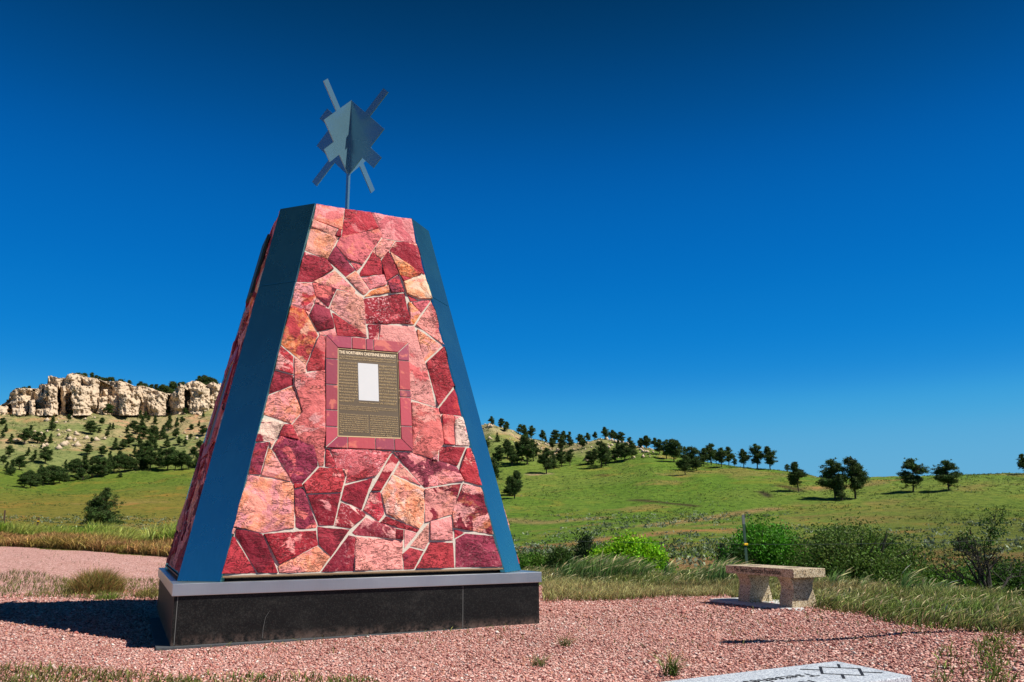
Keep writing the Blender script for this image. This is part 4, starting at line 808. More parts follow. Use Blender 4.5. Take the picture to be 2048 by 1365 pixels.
slope = [(290,370,460),(690,400,475),(1015,360,470),(480,480,610),(640,460,520),(20,490,570),(50,550,620),(950,490,560),(840,515,650),(925,580,630),(1020,540,610),(1050,540,600),(1305,420,500),(1240,515,620),(1380,470,530),(1440,470,560),(1570,470,600),(1640,490,580),(1690,480,550),(1850,520,575),(1890,430,490),(1890,560,660),(1780,550,610),(1640,585,690),(1000,610,680),(100,640,730),(20,600,680),(275,560,680),(225,590,740),(345,620,735),(400,630,735),(465,640,730),(630,640,695),(855,675,725),(1515,560,690),(1320,480,600),(1330,560,700),(1420,560,680),(1460,600,700),(1070,680,790),(1145,690,790),(1200,640,760),(1290,640,760),(1400,640,760),(1550,660,770),(1665,670,750),(1720,690,760),(1770,640,690),(1860,700,800),(810,735,835),(945,750,850),(80,750,860),(30,840,930),(260,770,850),(320,790,880),(420,760,930),(385,740,780),(290,850,910),(180,840,980),(100,880,1030),(610,880,950),(650,900,1000),(1490,390,450),(1530,400,470),(1350,430,500),(1720,400,460),(1180,560,640),(1280,560,650)]
for x, a, b in slope: p = Z5(x, a); plant_px(p[0], p[1], Z5(x, b)[1], rr_.choice((1, 1, 3, 0)), 'dark pine scattered on the tan slope below the cliffs', 'pines scattered on the slope below the cliffs', 1.35, None, 200)
belt = [(225,1000,1150),(280,980,1145),(345,975,1130),(400,950,1125),(450,930,1120),(500,940,1115),(550,950,1105),(600,930,1090),(770,840,1075),(720,870,1040),(850,940,1050),(900,850,1050),(950,860,1040),(980,880,1030),(1060,840,1010),(1160,830,1000),(1210,850,990),(1240,870,985),(1300,760,980),(1350,800,975),(1400,780,970),(1480,770,960),(1560,770,985),(1630,820,975),(1690,800,975),(1750,850,975),(860,850,960),(690,880,990),(1830,820,960),(1800,760,860),(1250,760,860),(1440,690,800),(1110,800,930),(1020,800,900),(1360,700,830),(1600,760,880),(370,930,1090),(470,950,1090),(1890,780,930),(60,900,1010)]
for x, a, b in belt: p = Z5(x, a); plant_px(p[0], p[1], Z5(x, b)[1], rr_.choice((1, 0, 3, 1)), 'dark pine in the dense belt along the foot of the cliff slope', 'pines in the belt at the foot of the slope', 1.3, None, 120)
p = Z5(1115, 1010); plant_px(p[0], p[1], Z5(1115, 1048)[1], 2, 'tiny young pine alone at the upper edge of the left meadow')

# ------------------------------------------------------------------ shrubs
def make_shrub(name, p, w, h, n, col, leaf, label, lobes, stems=8, seed=1, sq=1., transl=True, spread=.5, grp=None, up=.3, gap=0.):
    r = np.random.default_rng(seed); ra = random.Random(seed); e = empty(name, p, label, 'juniper' if name == 'juniper' else 'shrub', grp); e.rotation_euler[2] = 0
    m = MB()
    for i in range(stems):
        th = ra.uniform(0, 6.28); d = ra.uniform(.2, .85)*w/2*spread*2*.8; hh = h*ra.uniform(.6, .95)
        pts_ = [(ra.gauss(0, .05*w), ra.gauss(0, .05*w), -.1)]
        for t in (.35, .7, 1.): pts_.append((math.cos(th)*d*t**1.3+ra.gauss(0, .03*w), math.sin(th)*d*t**1.3+ra.gauss(0, .03*w), hh*t))
        m.tube(pts_, [.03*w**.5, .022*w**.5, .014*w**.5, .004], 5)
    m.build('stem', M_BARKL, e)
    # clumps of leaves on the surface of a few lobes
    C = []
    for (lx, ly, lz, lr, lh) in lobes:
        k = int(1.7*n*lr*lr/sum(q[3]**2 for q in lobes)/34)
        d = r.normal(size=(k, 3)); d /= np.linalg.norm(d, axis=1)[:, None]; rad = r.uniform(.55, 1.08, k)**.8
        C.append(np.array([lx*w, ly*w, lz*h])+d*rad[:, None]*np.array([lr*w, lr*w, lh*h]))
    C = np.concatenate(C); C = C[C[:, 2] > -.05*h]
    if gap: C = C[r.random(len(C)) > gap]
    per = 34; sz = .085*w**.5*r.uniform(.6, 1.4, len(C)); P = (C[:, None]+r.normal(size=(len(C), per, 3))*sz[:, None, None]*np.array([1, 1, .8])).reshape(-1, 3)
    V, k = tufts(P, leaf*1.25, r, 0, 1, .55, up); cc = np.repeat(vary(col, len(C), r, .22, .1), per, 0)*np.exp(r.normal(0, .25, (len(P), 1)))
    leaf_mesh(V, cc, 'foliage', M_LEAF if transl else M_NEEDLE, e); return e
ROUND = [(0, 0, .5, .36, .48), (-.2, .1, .38, .26, .36), (.2, -.1, .36, .28, .36), (.05, .15, .62, .25, .36), (-.12, -.15, .56, .24, .32), (.28, .1, .3, .2, .28), (-.3, 0, .24, .18, .24)]
CONE = [(0, 0, .25, .4, .3), (.03, 0, .5, .3, .3), (-.02, .02, .72, .19, .24), (0, 0, .88, .1, .16)]
WIDE = [(-.28, 0, .45, .24, .42), (0, .05, .56, .27, .46), (.24, -.03, .42, .26, .42), (.4, 0, .26, .17, .28), (-.1, -.1, .3, .3, .34), (-.42, .05, .25, .14, .26)]
def shrub_px(name, px, top, width_px, r, n, col, leaf, label, lobes, **kw):
    p = at_r(px, r); h = CAM[2]+az_el(px, top)[1]*r-p[2]; w = width_px/F_PX*r*1.02
    return make_shrub(name, p, w, h, n, col, leaf, label, lobes, seed=int(px+top), **kw)
shrub_px('juniper', 1171, 1073, 66, 27, 9000, (.030, .060, .016), .04, 'dark upright juniper behind the bright green bush', CONE, transl=False, up=1.)
shrub_px('shrub', 1262, 1074, 124, 21, 9000, (.22, .46, .012), .055, 'bright lime green bush in the hollow beyond the gravel', ROUND)
shrub_px('shrub', 1204, 1096, 62, 22.5, 3500, (.19, .40, .014), .05, 'small bright green bush between the juniper and the larger lime green bush', ROUND)
shrub_px('shrub', 1120, 1094, 62, 29, 5000, (.05, .10, .018), .05, 'dark green shrub left of the juniper in the hollow', ROUND)
shrub_px('shrub', 1068, 1108, 84, 30, 4000, (.09, .19, .02), .05, 'low green shrub nearest the right corner of the monument', WIDE)
shrub_px('juniper', 1441, 1088, 36, 25, 3500, (.028, .055, .016), .035, 'small pointed juniper left of the fence post and bench', CONE, transl=False, up=1.)
shrub_px('shrub', 1530, 1044, 166, 23, 15000, (.075, .25, .014), .05, 'round dense green bush directly behind the granite bench and fence post', ROUND)
shrub_px('shrub', 1476, 1098, 70, 22, 4500, (.03, .085, .012), .05, 'dark low shrub at the left foot of the round green bush', ROUND)
shrub_px('shrub', 1705, 1046, 236, 22, 22000, (.095, .165, .028), .045, 'wide olive green brush with grey twigs right of the granite bench', WIDE, stems=34, spread=.62, gap=.15)
shrub_px('shrub', 1858, 1140, 130, 24, 6000, (.08, .19, .016), .055, 'dark thicket shrub left behind the bare tree', WIDE, stems=10)
shrub_px('shrub', 1930, 1136, 130, 25, 6000, (.07, .15, .02), .055, 'dark thicket shrub straight behind the bare tree', WIDE, stems=14, gap=.15)
shrub_px('shrub', 2022, 1126, 140, 23, 7000, (.06, .13, .018), .055, 'dark thicket shrub right of the bare tree at the edge of the view', WIDE, stems=16, gap=.15)
# the half-bare tree
def bare_tree(px, r, top, label):
    p = at_r(px, r); p[2] -= .05; h = CAM[2]+az_el(px, top)[1]*r-p[2]; ra = random.Random(9); e = empty('bare_tree', p, label, 'tree'); m = MB(); tips = []
    R3 = np.array([math.cos(YAW), -math.sin(YAW), 0]); D3 = np.array([math.sin(YAW), math.cos(YAW), 0])
    def grow(q, d, L, rad, lv):
        n = 4; P = [q]; 
        for i in range(n):
            d = d+np.array([ra.gauss(0, .11), ra.gauss(0, .11), ra.gauss(.03, .06)]); d = d/np.linalg.norm(d); P.append(P[-1]+d*L/n)
        rr = [rad*(1-.5*i/n) for i in range(n+1)]; m.tube([tuple(x) for x in P], rr, 5 if lv > 1 else 7, 0, lv > 1)
        if lv >= 5: tips.append(P[-1]); return
        for i in range(3 if lv > 0 else 2):
            k = ra.choice([2, 3, 4]); sp = .62; nd = d+np.array([ra.gauss(0, sp), ra.gauss(0, sp), ra.gauss(.06, .3)]); nd /= np.linalg.norm(nd); grow(P[k], nd, L*ra.uniform(.5, .74), max(rr[k]*.66, .0045), lv+1)
        tips.append(P[-1])
    base = np.zeros(3)
    for (sx, up_, L, rad) in ((-.75, .8, .62, .032), (-.28, 1., .60, .04), (.06, 1., .62, .038), (.85, .55, .5, .03), (-.95, .42, .5, .024), (-.5, .9, .5, .03)):
        d = R3*sx+np.array([0, 0, up_])+D3*ra.gauss(0, .25); grow(base, d/np.linalg.norm(d), L*h*.95, rad*h*.8, 1)
    m.build('trunk', M_BARKD, e)
    rg = np.random.default_rng(4); tp = np.array(tips); sx = (tp@R3)/h; sel = tp[(tp[:, 2] > .74*h) & (sx > -.28) & (sx < .35)]; C = np.repeat(sel[rg.random(len(sel)) < .55], 2, 0); C = C+rg.normal(size=C.shape)*.04
    P = np.repeat(C, 9, 0)+rg.normal(size=(len(C)*9, 3))*.03; V, k = tufts(P, .032, rg, 0, 1, .55); leaf_mesh(V, vary((.04, .10, .014), k, rg, .3), 'leaves', M_LEAF, e)
bare_tree(1966, 14.5, 1062, 'half-bare grey tree with spreading branches and a small leafy top at the right')

# ------------------------------------------------------------------ fence
fence = empty('wire_fence', tuple(at_r(1489, 19.)), 'thin wire fence with a few steel posts running behind the monument and bench', 'fence'); fo = np.array(fence.location)
def post(px_top, py_top, px_bot, r, mats, tip=.0, hw=.022):
    b = at_r(px_bot, r)-fo; a, e = az_el(px_top, py_top); t = np.array([CAM[0]+math.sin(a)*r, CAM[1]+math.cos(a)*r, CAM[2]+e*r])-fo; b[2] -= .3
    m = MB(); ax = (t-b); 
    for (ox, oy, wx, wy) in ((0, 0, hw, .006), (0, .5*hw, .006, hw*.7)):   # T section
        mk = lambda q: [(q[0]+ox-wx, q[1]+oy-wy, q[2]), (q[0]+ox+wx, q[1]+oy-wy, q[2]), (q[0]+ox+wx, q[1]+oy+wy, q[2]), (q[0]+ox-wx, q[1]+oy+wy, q[2])]
        s_ = t-ax*tip; m.prism(mk(b), mk(s_), 0)
        if tip: m.prism(mk(s_), mk(t), 1)
    return b, t, m.build('post', mats, fence)
def insul(po, b, t, py, px, r):
    a, e = az_el(px, py); z = CAM[2]+e*r-fo[2]; k = (z-b[2])/(t[2]-b[2]); q = b+(t-b)*k; m = MB(); m.box((q[0]-.05, q[1]-.035, q[2]-.022), (q[0]+.05, q[1]+.035, q[2]+.022)); m.build('insulator', M_YEL, po, bevel=.008); return q
b1, t1, p1 = post(1486, 1030, 1489, 19., [M_POST, M_POSTTIP], .12, .034); q1 = insul(p1, b1, t1, 1089, 1489, 19.)
b0, t0, p0 = post(78, 1036, 69, 44., [M_RUST], 0, .04); q0 = insul(p0, b0, t0, 1043, 75, 44.)
b2, t2, p2 = post(10, 1021, 8, 60., [M_RUST], 0, .045)
bm_, tm_, pm_ = post(640, 1050, 640, 28., [M_POST], 0, .034); qm = bm_+(tm_-bm_)*.8
def wire(a, b, sag=.04):
    P = [a+(b-a)*t-np.array([0, 0, 4*sag*t*(1-t)]) for t in np.linspace(0, 1, 13)]; return [tuple(p) for p in P]
qe = at_r(2300, 12.)-fo+np.array([0, 0, .75]); q2 = b2+(t2-b2)*.75
m = MB(); m.tube(wire(q2, q0), .006, 5); m.build('wire', M_WIRE, fence)
for a, b in ((q0, qm), (qm, q1), (q1, qe)): m = MB(); m.tube(wire(a, b), .004, 5); m.build('wire', M_WIRE, fence)

# pole outside the picture on the right whose shadow crosses the gravel
A = at_z(1450, 1291, 0.); L_ = 4.6; S_ = SUN/np.linalg.norm(SUN); tp = A+S_*(L_*1.0); pole = empty('metal_pole', (tp[0], tp[1], 0), 'thin metal pole with a wider head that throws the long thin shadow across the gravel', 'pole')
m = MB(); m.tube([(0, 0, -.2), (0, 0, tp[2]-.34)], .036, 10); m.build('shaft', M_POST, pole); m = MB(); m.tube([(0, 0, tp[2]-.34), (0, 0, tp[2]-.32), (0, 0, tp[2]-.02), (0, 0, tp[2])], [.05, .085, .085, .04], 10); m.build('head', M_POST, pole)

# ------------------------------------------------------------------ pebbles
def pebbles(n_per_m2, rmin, rmax, size, name_v):
    a0 = YAW+np.radians(rng.uniform(-37, 37, int(n_per_m2*(rmax**2-rmin**2)*math.radians(74)/2))); r = np.sqrt(rng.uniform(rmin**2, rmax**2, len(a0)))
    x, y = CAM[0]+np.sin(a0)*r, CAM[1]+np.cos(a0)*r; keep = (gravel_edge(x, y) < .5) & ~((np.abs(x) < HP+.08) & (np.abs(y) < HP+.06)); x, y = x[keep], y[keep]; z = height(x, y)
    n = len(x); s = size*np.exp(rng.normal(0, .35, n))
    O = np.array([(1, 0, 0), (.3, .9, 0), (-.8, .55, 0), (-.75, -.6, 0), (.35, -.95, 0), (.15, .1, .85), (0, 0, -.7)]); th = rng.uniform(0, 6.28, n); sc = rng.uniform(.6, 1.15, (n, 7, 3)); sc[:, :, 2] *= .75
    B = O[None]*sc*s[:, None, None]; c, sn = np.cos(th)[:, None], np.sin(th)[:, None]; tilt = rng.normal(0, .35, (n, 1)); X_ = B[..., 0]*c-B[..., 1]*sn; Y_ = B[..., 0]*sn+B[..., 1]*c; Z_ = B[..., 2]+X_*tilt
    Vp = np.stack([x[:, None]+X_, y[:, None]+Y_, (z+s*.25)[:, None]+Z_], -1).reshape(-1, 3); T = np.array([(i, (i+1) % 5, 5) for i in range(5)]+[((i+1) % 5, i, 6) for i in range(5)]); Fp = (np.arange(n)[:, None, None]*7+T[None]).reshape(-1)
    pal = np.array([(.45, .19, .16), (.58, .285, .24), (.67, .39, .335), (.74, .55, .49), (.38, .13, .11), (.20, .07, .06), (.54, .25, .17), (.78, .68, .61)]); pc = pal[rng.choice(8, n, p=(.22, .22, .18, .08, .14, .06, .07, .03))]*np.exp(rng.normal(0, .12, (n, 1)))*(1+.55*fbm(x, y, 1/1.4, 4, 71))[:, None]
    return Vp, Fp, np.repeat(pc, 7, 0)
parts = [pebbles(3900, 3.9, 5.6, .0068, 0), pebbles(2300, 5.6, 8.5, .0080, 0), pebbles(900, 8.5, 14, .0105, 0)]
Vs, Fs, Cs, o_ = [], [], [], 0
for v, f, c in parts: Vs.append(v); Fs.append(f+o_); Cs.append(c); o_ += len(v)
Vs = np.concatenate(Vs); Fs = np.concatenate(Fs); Cs = np.concatenate(Cs)
tag(np_mesh('gravel_stones', Vs, Fs, np.full(len(Fs)//3, 3), [M_PEB], None, {'col': Cs}), 'loose pink and red gravel stones covering the ground around the monument', 'gravel', None, 'stuff')

# ------------------------------------------------------------------ grass
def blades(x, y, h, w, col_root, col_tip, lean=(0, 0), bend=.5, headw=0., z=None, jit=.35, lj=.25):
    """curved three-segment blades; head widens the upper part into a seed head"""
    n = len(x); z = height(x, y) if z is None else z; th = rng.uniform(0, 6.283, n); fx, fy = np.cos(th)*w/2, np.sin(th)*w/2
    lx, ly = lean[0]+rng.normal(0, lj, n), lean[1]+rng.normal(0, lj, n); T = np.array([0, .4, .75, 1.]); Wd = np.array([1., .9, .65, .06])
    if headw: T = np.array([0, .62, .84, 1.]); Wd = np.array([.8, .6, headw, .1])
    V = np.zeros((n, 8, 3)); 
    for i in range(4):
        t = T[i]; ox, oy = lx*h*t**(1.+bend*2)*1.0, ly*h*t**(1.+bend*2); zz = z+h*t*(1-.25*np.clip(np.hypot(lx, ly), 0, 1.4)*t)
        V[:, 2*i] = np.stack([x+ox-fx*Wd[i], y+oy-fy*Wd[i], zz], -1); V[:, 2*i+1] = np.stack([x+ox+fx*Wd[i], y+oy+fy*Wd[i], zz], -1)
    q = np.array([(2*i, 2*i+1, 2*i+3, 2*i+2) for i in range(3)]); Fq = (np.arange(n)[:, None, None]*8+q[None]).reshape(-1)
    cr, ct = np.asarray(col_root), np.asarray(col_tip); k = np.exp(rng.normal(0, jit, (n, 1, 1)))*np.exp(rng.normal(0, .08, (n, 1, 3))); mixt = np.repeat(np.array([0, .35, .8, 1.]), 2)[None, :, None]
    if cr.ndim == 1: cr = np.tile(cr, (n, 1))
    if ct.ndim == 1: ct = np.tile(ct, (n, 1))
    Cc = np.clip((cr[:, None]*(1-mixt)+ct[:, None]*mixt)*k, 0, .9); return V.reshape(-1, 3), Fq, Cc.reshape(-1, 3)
def grass_obj(name, sets, label, cat='grass', kind='stuff', parent=None):
    Vs, Fs, Cs, o = [], [], [], 0
    for v, f, c in sets: Vs.append(v); Fs.append(f+o); Cs.append(c); o += len(v)
    Fs = np.concatenate(Fs); ob = np_mesh(name, np.concatenate(Vs), Fs, np.full(len(Fs)//4, 4), [M_GRASS], parent, {'col': np.concatenate(Cs)})
    return tag(ob, label, cat, None, kind) if label else ob
def scatter(n, px0, px1, rfun0, rfun1, clump=0., cs=.5, seed=3):
    px = rng.uniform(px0, px1, n); a = np.arctan((px-1024)*math.cos(PITCH)/F_PX)+YAW; r = rfun0(px)+(rfun1(px)-rfun0(px))*rng.random(n); x, y = CAM[0]+np.sin(a)*r, CAM[1]+np.cos(a)*r
    k = fbm(x, y, 1/cs, 3, seed)+rng.normal(0, .07, n) > -.25+clump; return x[k], y[k], px[k], r[k]
LIN = lambda *pp: (lambda px: np.interp(px, [p[0] for p in pp], [p[1] for p in pp]))
WR = np.array([math.cos(YAW), -math.sin(YAW)])   # wind blows to the right of the view
wind = lambda s: tuple(WR*s)
def RPY(*pp):
    """distance at which the flat ground shows at pixel row py, interpolated over pixel columns"""
    xs = np.array([q[0] for q in pp], float); ds = []
    for q in pp: g = at_z(q[0], q[1], 0.); ds.append(math.hypot(g[0]-CAM[0], g[1]-CAM[1]))
    return lambda px: np.interp(px, xs, ds)
G1 = lambda px: np.interp(px, *GEDGE); _px = np.linspace(1000, 2300, 60); GEDGE = (_px, np.interp(np.arctan((_px-1024)*math.cos(PITCH)/F_PX), AZG, LR[2]))
G2 = LIN((1060, 19), (1250, 18), (1500, 16), (1700, 14.5), (2048, 12.5), (2300, 12)); sets = []
x, y, px, r = scatter(60000, 1040, 2250, lambda p: G1(p)-.5, G2, .13, .7); g_ = r-G1(px); dens = np.clip(g_/1.6+.15, .05, 1); k = rng.random(len(x)) < dens; x, y, px, r, g_ = x[k], y[k], px[k], r[k], g_[k]
tn = fbm(x, y, 1/1.3, 3, 77)[:, None]; t_ = np.clip(.30+2.6*tn, 0, 1); t_ = np.clip(t_+.5*np.clip((px-1850)/200, 0, 1)[:, None]*(fbm(x, y, 1/.8, 3, 81)[:, None] > 0), 0, 1); rootc = np.array((.06, .10, .016))*(1-t_)+np.array((.17, .11, .045))*t_; tipc = np.array((.20, .29, .055))*(1-t_)+np.array((.40, .33, .14))*t_; hv = np.clip(1+2.2*fbm(x, y, 1/.9, 2, 78), .35, 1.7)
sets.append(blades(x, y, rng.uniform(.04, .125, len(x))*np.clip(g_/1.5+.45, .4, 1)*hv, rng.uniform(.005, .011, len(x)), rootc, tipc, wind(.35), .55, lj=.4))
x, y, px, r = scatter(3000, 1040, 2250, lambda p: G1(p)+.3, G2, .14, .8, 8); lf = np.where(px > 1560, .72, .85)
sets.append(blades(x, y, rng.uniform(.12, .25, len(x))*lf, rng.uniform(.006, .011, len(x)), (.12, .15, .035), (.60, .53, .28), wind(.7), .8, 1.6, lj=.4))
x, y, px, r = scatter(6500, 1620, 2250, lambda p: G1(p)+.1, lambda p: G1(p)+3.4, .08, .6, 18)
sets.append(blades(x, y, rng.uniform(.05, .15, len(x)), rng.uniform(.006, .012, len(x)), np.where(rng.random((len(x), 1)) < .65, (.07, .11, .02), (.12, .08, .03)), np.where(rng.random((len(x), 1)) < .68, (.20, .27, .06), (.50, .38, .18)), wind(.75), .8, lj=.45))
grass_obj('grass', sets, 'windblown green and straw coloured grass along the far edge of the gravel')
sets = []
for c, wpx, r0, n, hh in ((1150, 50, 15.5, 800, .40), (1200, 45, 15.2, 800, .46), (1240, 26, 15.6, 260, .40), (1275, 20, 15.2, 120, .42), (1325, 12, 15.8, 120, .34), (1385, 40, 15.5, 260, .22), (1432, 24, 14.2, 420, .42), (1405, 22, 15, 160, .3), (1655, 14, 13, 100, .3), (1705, 12, 12.6, 60, .22), (1790, 14, 12.2, 120, .34), (1850, 50, 11.8, 200, .2)):
    px = rng.normal(c, wpx*.45, n); a = np.arctan((px-1024)*math.cos(PITCH)/F_PX)+YAW; r = r0+rng.normal(0, .45, n); x, y = CAM[0]+np.sin(a)*r, CAM[1]+np.cos(a)*r
    h = hh*rng.uniform(.5, 1.1, n); sets.append(blades(x, y, h, rng.uniform(.008, .014, n), (.05, .11, .03), (.17, .30, .07), wind(.5), .6)); k = rng.random(n) < .15
    sets.append(blades(x[k], y[k], h[k]*1.15, np.full(k.sum(), .014), (.12, .17, .05), (.66, .58, .30), wind(.75), .8, 2.2))
grass_obj('tall_grass', sets, 'tall green grass with pale nodding seed heads at the edge of the hollow, right of the monument')
D1_ = LIN((-300, 32.5), (0, 33.), (100, 30), (330, 25), (420, 22)); sets = []
x, y, px, r = scatter(52000, -250, 420, D1_, lambda p: D1_(p)+9, .0, 3., 5); tn = np.clip(.5+2.5*fbm(x, y, 1/1.2, 3, 12), 0, 1)[:, None]; hv = np.clip(1+2.5*fbm(x, y, 1/1.5, 3, 79), .4, 1.7)
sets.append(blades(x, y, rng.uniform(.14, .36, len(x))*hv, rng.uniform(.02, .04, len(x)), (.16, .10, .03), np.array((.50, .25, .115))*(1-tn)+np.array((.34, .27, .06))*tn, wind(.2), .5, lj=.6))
grass_obj('dry_grass', sets, 'strip of dry reddish brown grass along the far edge of the gravel on the left')
sets = []
x, y, px, r = scatter(48000, -250, 420, lambda p: D1_(p)+8.5, lambda p: D1_(p)+17, .0, 3., 6); hm = np.where(px > 170, 1.1, .72)*np.where((px > 258) & (px < 290), .55, 1.)*np.clip(1+1.6*fbm(x, y, 1/2.5, 3, 80), .5, 1.5); tn = np.clip(.5+3*fbm(x, y, 1/2., 3, 15), 0, 1)[:, None]
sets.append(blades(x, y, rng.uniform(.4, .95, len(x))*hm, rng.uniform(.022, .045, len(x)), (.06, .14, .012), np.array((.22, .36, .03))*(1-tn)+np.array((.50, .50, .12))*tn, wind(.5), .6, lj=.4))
grass_obj('tall_grass', sets, 'band of tall bright green grass beyond the dry strip on the left')
sets = []
def weeds(n, px0, px1, f0, f1, cl, cs, sd, h0, h1, cr, ct, lean=.1, dens=None):
    x, y, px, r = scatter(n, px0, px1, f0, f1, cl, cs, sd)
    if dens: k = rng.random(len(x)) < dens(px); x, y, px, r = x[k], y[k], px[k], r[k]
    xx = np.stack([x-4.6, y+1.75], -1); k = ~(((np.abs(xx[:, 0]-.02) < .36) & (np.abs(xx[:, 1]) < .9)) | ((np.abs(x) < 1.75) & (np.abs(y) < 1.72))); x, y = x[k], y[k]; n = len(x)
    sets.append(blades(x, y, rng.uniform(h0, h1, n), rng.uniform(.0045, .0095, n), cr, ct, wind(lean), .55, lj=.5))
weeds(3000, -80, 420, RPY((-80, 1420), (420, 1420)), RPY((-80, 1332), (120, 1338), (260, 1346), (420, 1362)), .08, .35, 14, .02, .075, (.06, .075, .018), (.24, .24, .07))
weeds(1400, 380, 760, RPY((380, 1420), (760, 1420)), RPY((380, 1350), (760, 1362)), .12, .4, 15, .02, .07, (.05, .075, .015), (.20, .24, .06))
weeds(2200, 1815, 2010, RPY((1815, 1420), (2010, 1420)), RPY((1815, 1352), (1850, 1328), (1970, 1324), (2010, 1345)), .10, .3, 24, .025, .08, (.05, .085, .015), (.22, .28, .06), .25, lambda p: np.clip((p-1815)/110, 0, 1)*np.clip((2030-p)/70, 0, 1)*(.55+.45*np.sin(p/17.)))
weeds(3600, -140, 150, RPY((-140, 1211), (150, 1209)), RPY((-140, 1170), (60, 1166), (150, 1180)), .13, .3, 34, .03, .12, (.06, .085, .02), (.24, .23, .07))
weeds(2600, 130, 345, RPY((130, 1212), (345, 1212)), RPY((130, 1180), (345, 1172)), .10, .35, 35, .03, .10, (.07, .085, .02), (.26, .23, .07))
weeds(500, -100, 340, RPY((-100, 1168), (340, 1168)), RPY((-100, 1120), (340, 1122)), .15, .6, 36, .03, .08, (.07, .085, .02), (.26, .23, .07))
weeds(9000, 1080, 1300, RPY((1080, 1215), (1180, 1212), (1300, 1206)), RPY((1080, 1175), (1300, 1184)), .02, .5, 44, .05, .15, (.10, .12, .03), (.46, .42, .17), .3, lambda p: np.interp(p, [1080, 1200, 1300], [1., .75, .5]))
weeds(3500, 1300, 1480, RPY((1300, 1206), (1480, 1206)), RPY((1300, 1190), (1480, 1190)), .05, .4, 45, .04, .11, (.10, .12, .03), (.44, .40, .17), .3)
weeds(1500, 340, 2048, RPY((340, 1330), (2048, 1330)), RPY((340, 1225), (2048, 1225)), .2, .5, 54, .02, .06, (.07, .09, .02), (.25, .24, .08))
weeds(3400, 1450, 1700, RPY((1450, 1222), (1700, 1236)), RPY((1450, 1204), (1700, 1206)), .0, .3, 64, .04, .14, (.06, .09, .02), (.36, .36, .13), .35)
grass_obj('weeds', sets, 'sparse short green and straw grass growing through the gravel', 'weeds')
def clump(px, py, n, rad, h, cr, ct, label, lean=.1, w=.008, dome=True, name='grass_clump'):
    p = at_z(px, py, 0.); e = np.hypot(*rng.normal(size=(2, n)))*0; th = rng.uniform(0, 6.28, n); rr = rad*np.sqrt(rng.random(n)); x, y = p[0]+np.cos(th)*rr, p[1]+np.sin(th)*rr
    hh = h*rng.uniform(.45, 1.05, n)*(np.sqrt(np.clip(1.05-(rr/rad)**2, .1, 1)) if dome else 1.); v = blades(x-p[0], y-p[1], hh, rng.uniform(.7, 1.3, n)*w, cr, ct, wind(lean), .6, z=np.zeros(n), lj=.4 if dome else .75)
    ob = grass_obj(name, [v], None, None, None); ob.location = (p[0], p[1], 0); return tag(ob, label, 'grass')
clump(188, 1199, 6500, .36, .50, np.where(rng.random((6500, 1)) < .5, (.11, .085, .025), (.07, .10, .02)), np.where(rng.random((6500, 1)) < .6, (.42, .26, .10), (.24, .26, .07)), 'domed brown and green grass clump on the gravel left of the monument', .15, .010)
clump(212, 1210, 700, .2, .22, (.07, .11, .02), (.2, .26, .05), 'low green tuft in front of the domed grass clump')
clump(300, 1203, 900, .25, .24, (.08, .08, .02), (.24, .2, .06), 'low olive grass clump close to the left corner of the monument')
clump(1343, 1352, 70, .05, .2, (.05, .09, .015), (.22, .28, .07), 'small upright green weed just behind the foreground bench', .1, .006, False, 'weed')
clump(1128, 1296, 60, .05, .13, (.07, .09, .02), (.24, .25, .09), 'tiny weed alone in the open gravel right of the plinth', .1, .005, False, 'weed')
clump(1078, 1334, 60, .06, .11, (.07, .09, .02), (.24, .24, .09), 'tiny weed at the bottom of the view in the gravel', .1, .005, False, 'weed')
clump(1815, 1268, 320, .14, .22, (.05, .09, .015), (.26, .3, .09), 'leafy green tuft sticking out of the straw grass onto the gravel', .35, .008)
clump(930, 1262, 14, .02, .1, (.2, .14, .08), (.35, .25, .14), 'dry stalk leaning on the black granite base', .3, .004, False, 'dry_stalk')

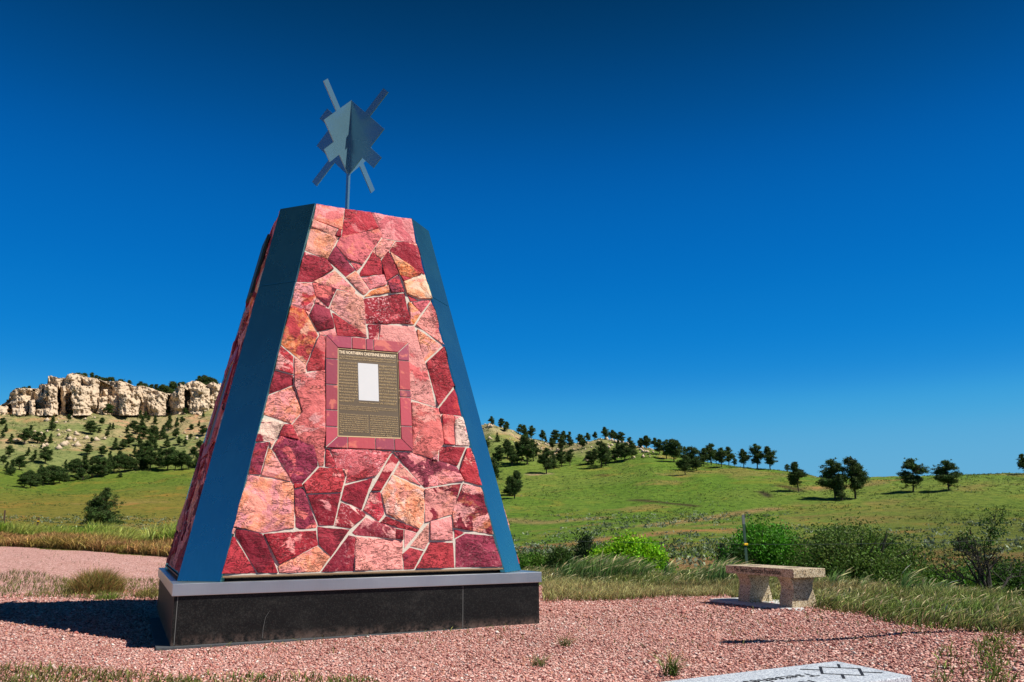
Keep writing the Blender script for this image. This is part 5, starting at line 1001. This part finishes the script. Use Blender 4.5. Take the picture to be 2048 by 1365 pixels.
# ------------------------------------------------------------------ sagebrush and grass tussocks on the fields
def sage():
    Ps, Ss, Cc = [], [], []
    def add(n, px0, px1, r0, r1, thr, sc, seed, smin, smax, pal, dens=lambda px, r: 1.):
        px = rng.uniform(px0, px1, n); r = np.sqrt(rng.uniform(r0**2, r1**2, n)); a = np.arctan((px-1024)*math.cos(PITCH)/F_PX)+YAW; x, y = CAM[0]+np.sin(a)*r, CAM[1]+np.cos(a)*r
        k = (fbm(x, y*1.0, 1/sc, 3, seed)+rng.normal(0, .06, n) > thr) & (rng.random(n) < dens(px, r)); x, y = x[k], y[k]; Ps.append(np.stack([x, y, height(x, y)], -1)); Ss.append(rng.uniform(smin, smax, len(x))); p = np.asarray(pal); Cc.append(p[rng.integers(0, len(p), len(x))])
    grey = [(.20, .25, .16), (.26, .30, .20), (.16, .2, .12), (.12, .16, .06)]; green = [(.07, .12, .02), (.10, .15, .03), (.16, .17, .05), (.06, .09, .02)]
    add(6500, 930, 2200, 46, 112, -.02, 14., 91, .25, .6, grey+green[:1], lambda px, r: np.interp(px, [930, 1450, 1800, 2200], [1, .85, .4, .4])*np.interp(r, [46, 60, 95, 112], [.3, .9, 1, .25]))
    add(9500, 930, 2200, 100, 182, -.08, 9., 92, .12, .36, grey[2:]+green*3)
    add(3000, 930, 2200, 32, 70, -.05, 8., 93, .15, .4, green)
    add(3600, -200, 460, 62, 140, .0, 14., 94, .2, .5, grey[:3]+green, lambda px, r: np.interp(r, [60, 95, 140], [.9, 1, .4]))
    add(3000, -200, 460, 130, 262, .02, 16., 95, .2, .5, green)
    add(3200, -200, 460, 268, 398, -.05, 18., 96, .3, .9, green+[(.2, .2, .08)])
    add(2500, 930, 1440, 184, 245, -.05, 14., 97, .25, .7, green+[(.3, .26, .14)])
    P = np.concatenate(Ps); S = np.concatenate(Ss); C = np.concatenate(Cc); per = 9; n = len(P); off = rng.normal(size=(n, per, 3))*np.array([.42, .42, .22])*S[:, None, None]; off[..., 2] = np.abs(off[..., 2])
    Q_ = (P[:, None]+off).reshape(-1, 3); V, k = tufts(Q_, np.repeat(S*.42, per), rng, 0, 1, .5, .6); return V, np.repeat(C, per, 0)*np.exp(rng.normal(0, .25, (n*per, 1)))
V_, C_ = sage(); tag(leaf_mesh(V_, C_, 'sagebrush', M_SAGE), 'grey green sagebrush and grass tussocks dotted over the fields and slopes', 'sagebrush', None, 'stuff')
# pale boulders and rubble on the slopes
def rubble(n, px0, px1, r0, r1, smin, smax, label, name):
    px = rng.uniform(px0, px1, n); r = rng.uniform(r0, r1, n); a = np.arctan((px-1024)*math.cos(PITCH)/F_PX)+YAW; x, y = CAM[0]+np.sin(a)*r, CAM[1]+np.cos(a)*r; k = fbm(x, y, 1/25., 3, 61) > .0; x, y = x[k], y[k]; n = len(x); z = height(x, y); s = smin+(smax-smin)*rng.random(n)**3
    O = np.array([(1, 0, 0), (.3, .9, 0), (-.8, .55, 0), (-.75, -.6, 0), (.35, -.95, 0), (.15, .1, .85), (0, 0, -.7)]); Vp = (O[None]*rng.uniform(.6, 1.3, (n, 7, 3))*s[:, None, None]+np.stack([x, y, z+s*.2], -1)[:, None]).reshape(-1, 3)
    T = np.array([(i, (i+1) % 5, 5) for i in range(5)]+[((i+1) % 5, i, 6) for i in range(5)]); Fp = (np.arange(n)[:, None, None]*7+T[None]).reshape(-1); tag(np_mesh(name, Vp, Fp, np.full(len(Fp)//3, 3), [M_ROCK]), label, 'rubble', None, 'stuff')
rubble(1400, -150, 460, 290, 402, .2, 1.5, 'pale broken rocks strewn on the slope below the cliffs', 'rock_rubble')
rubble(420, 950, 1330, 186, 240, .15, .8, 'pale broken rocks on the upper hill right of the monument', 'rock_rubble')
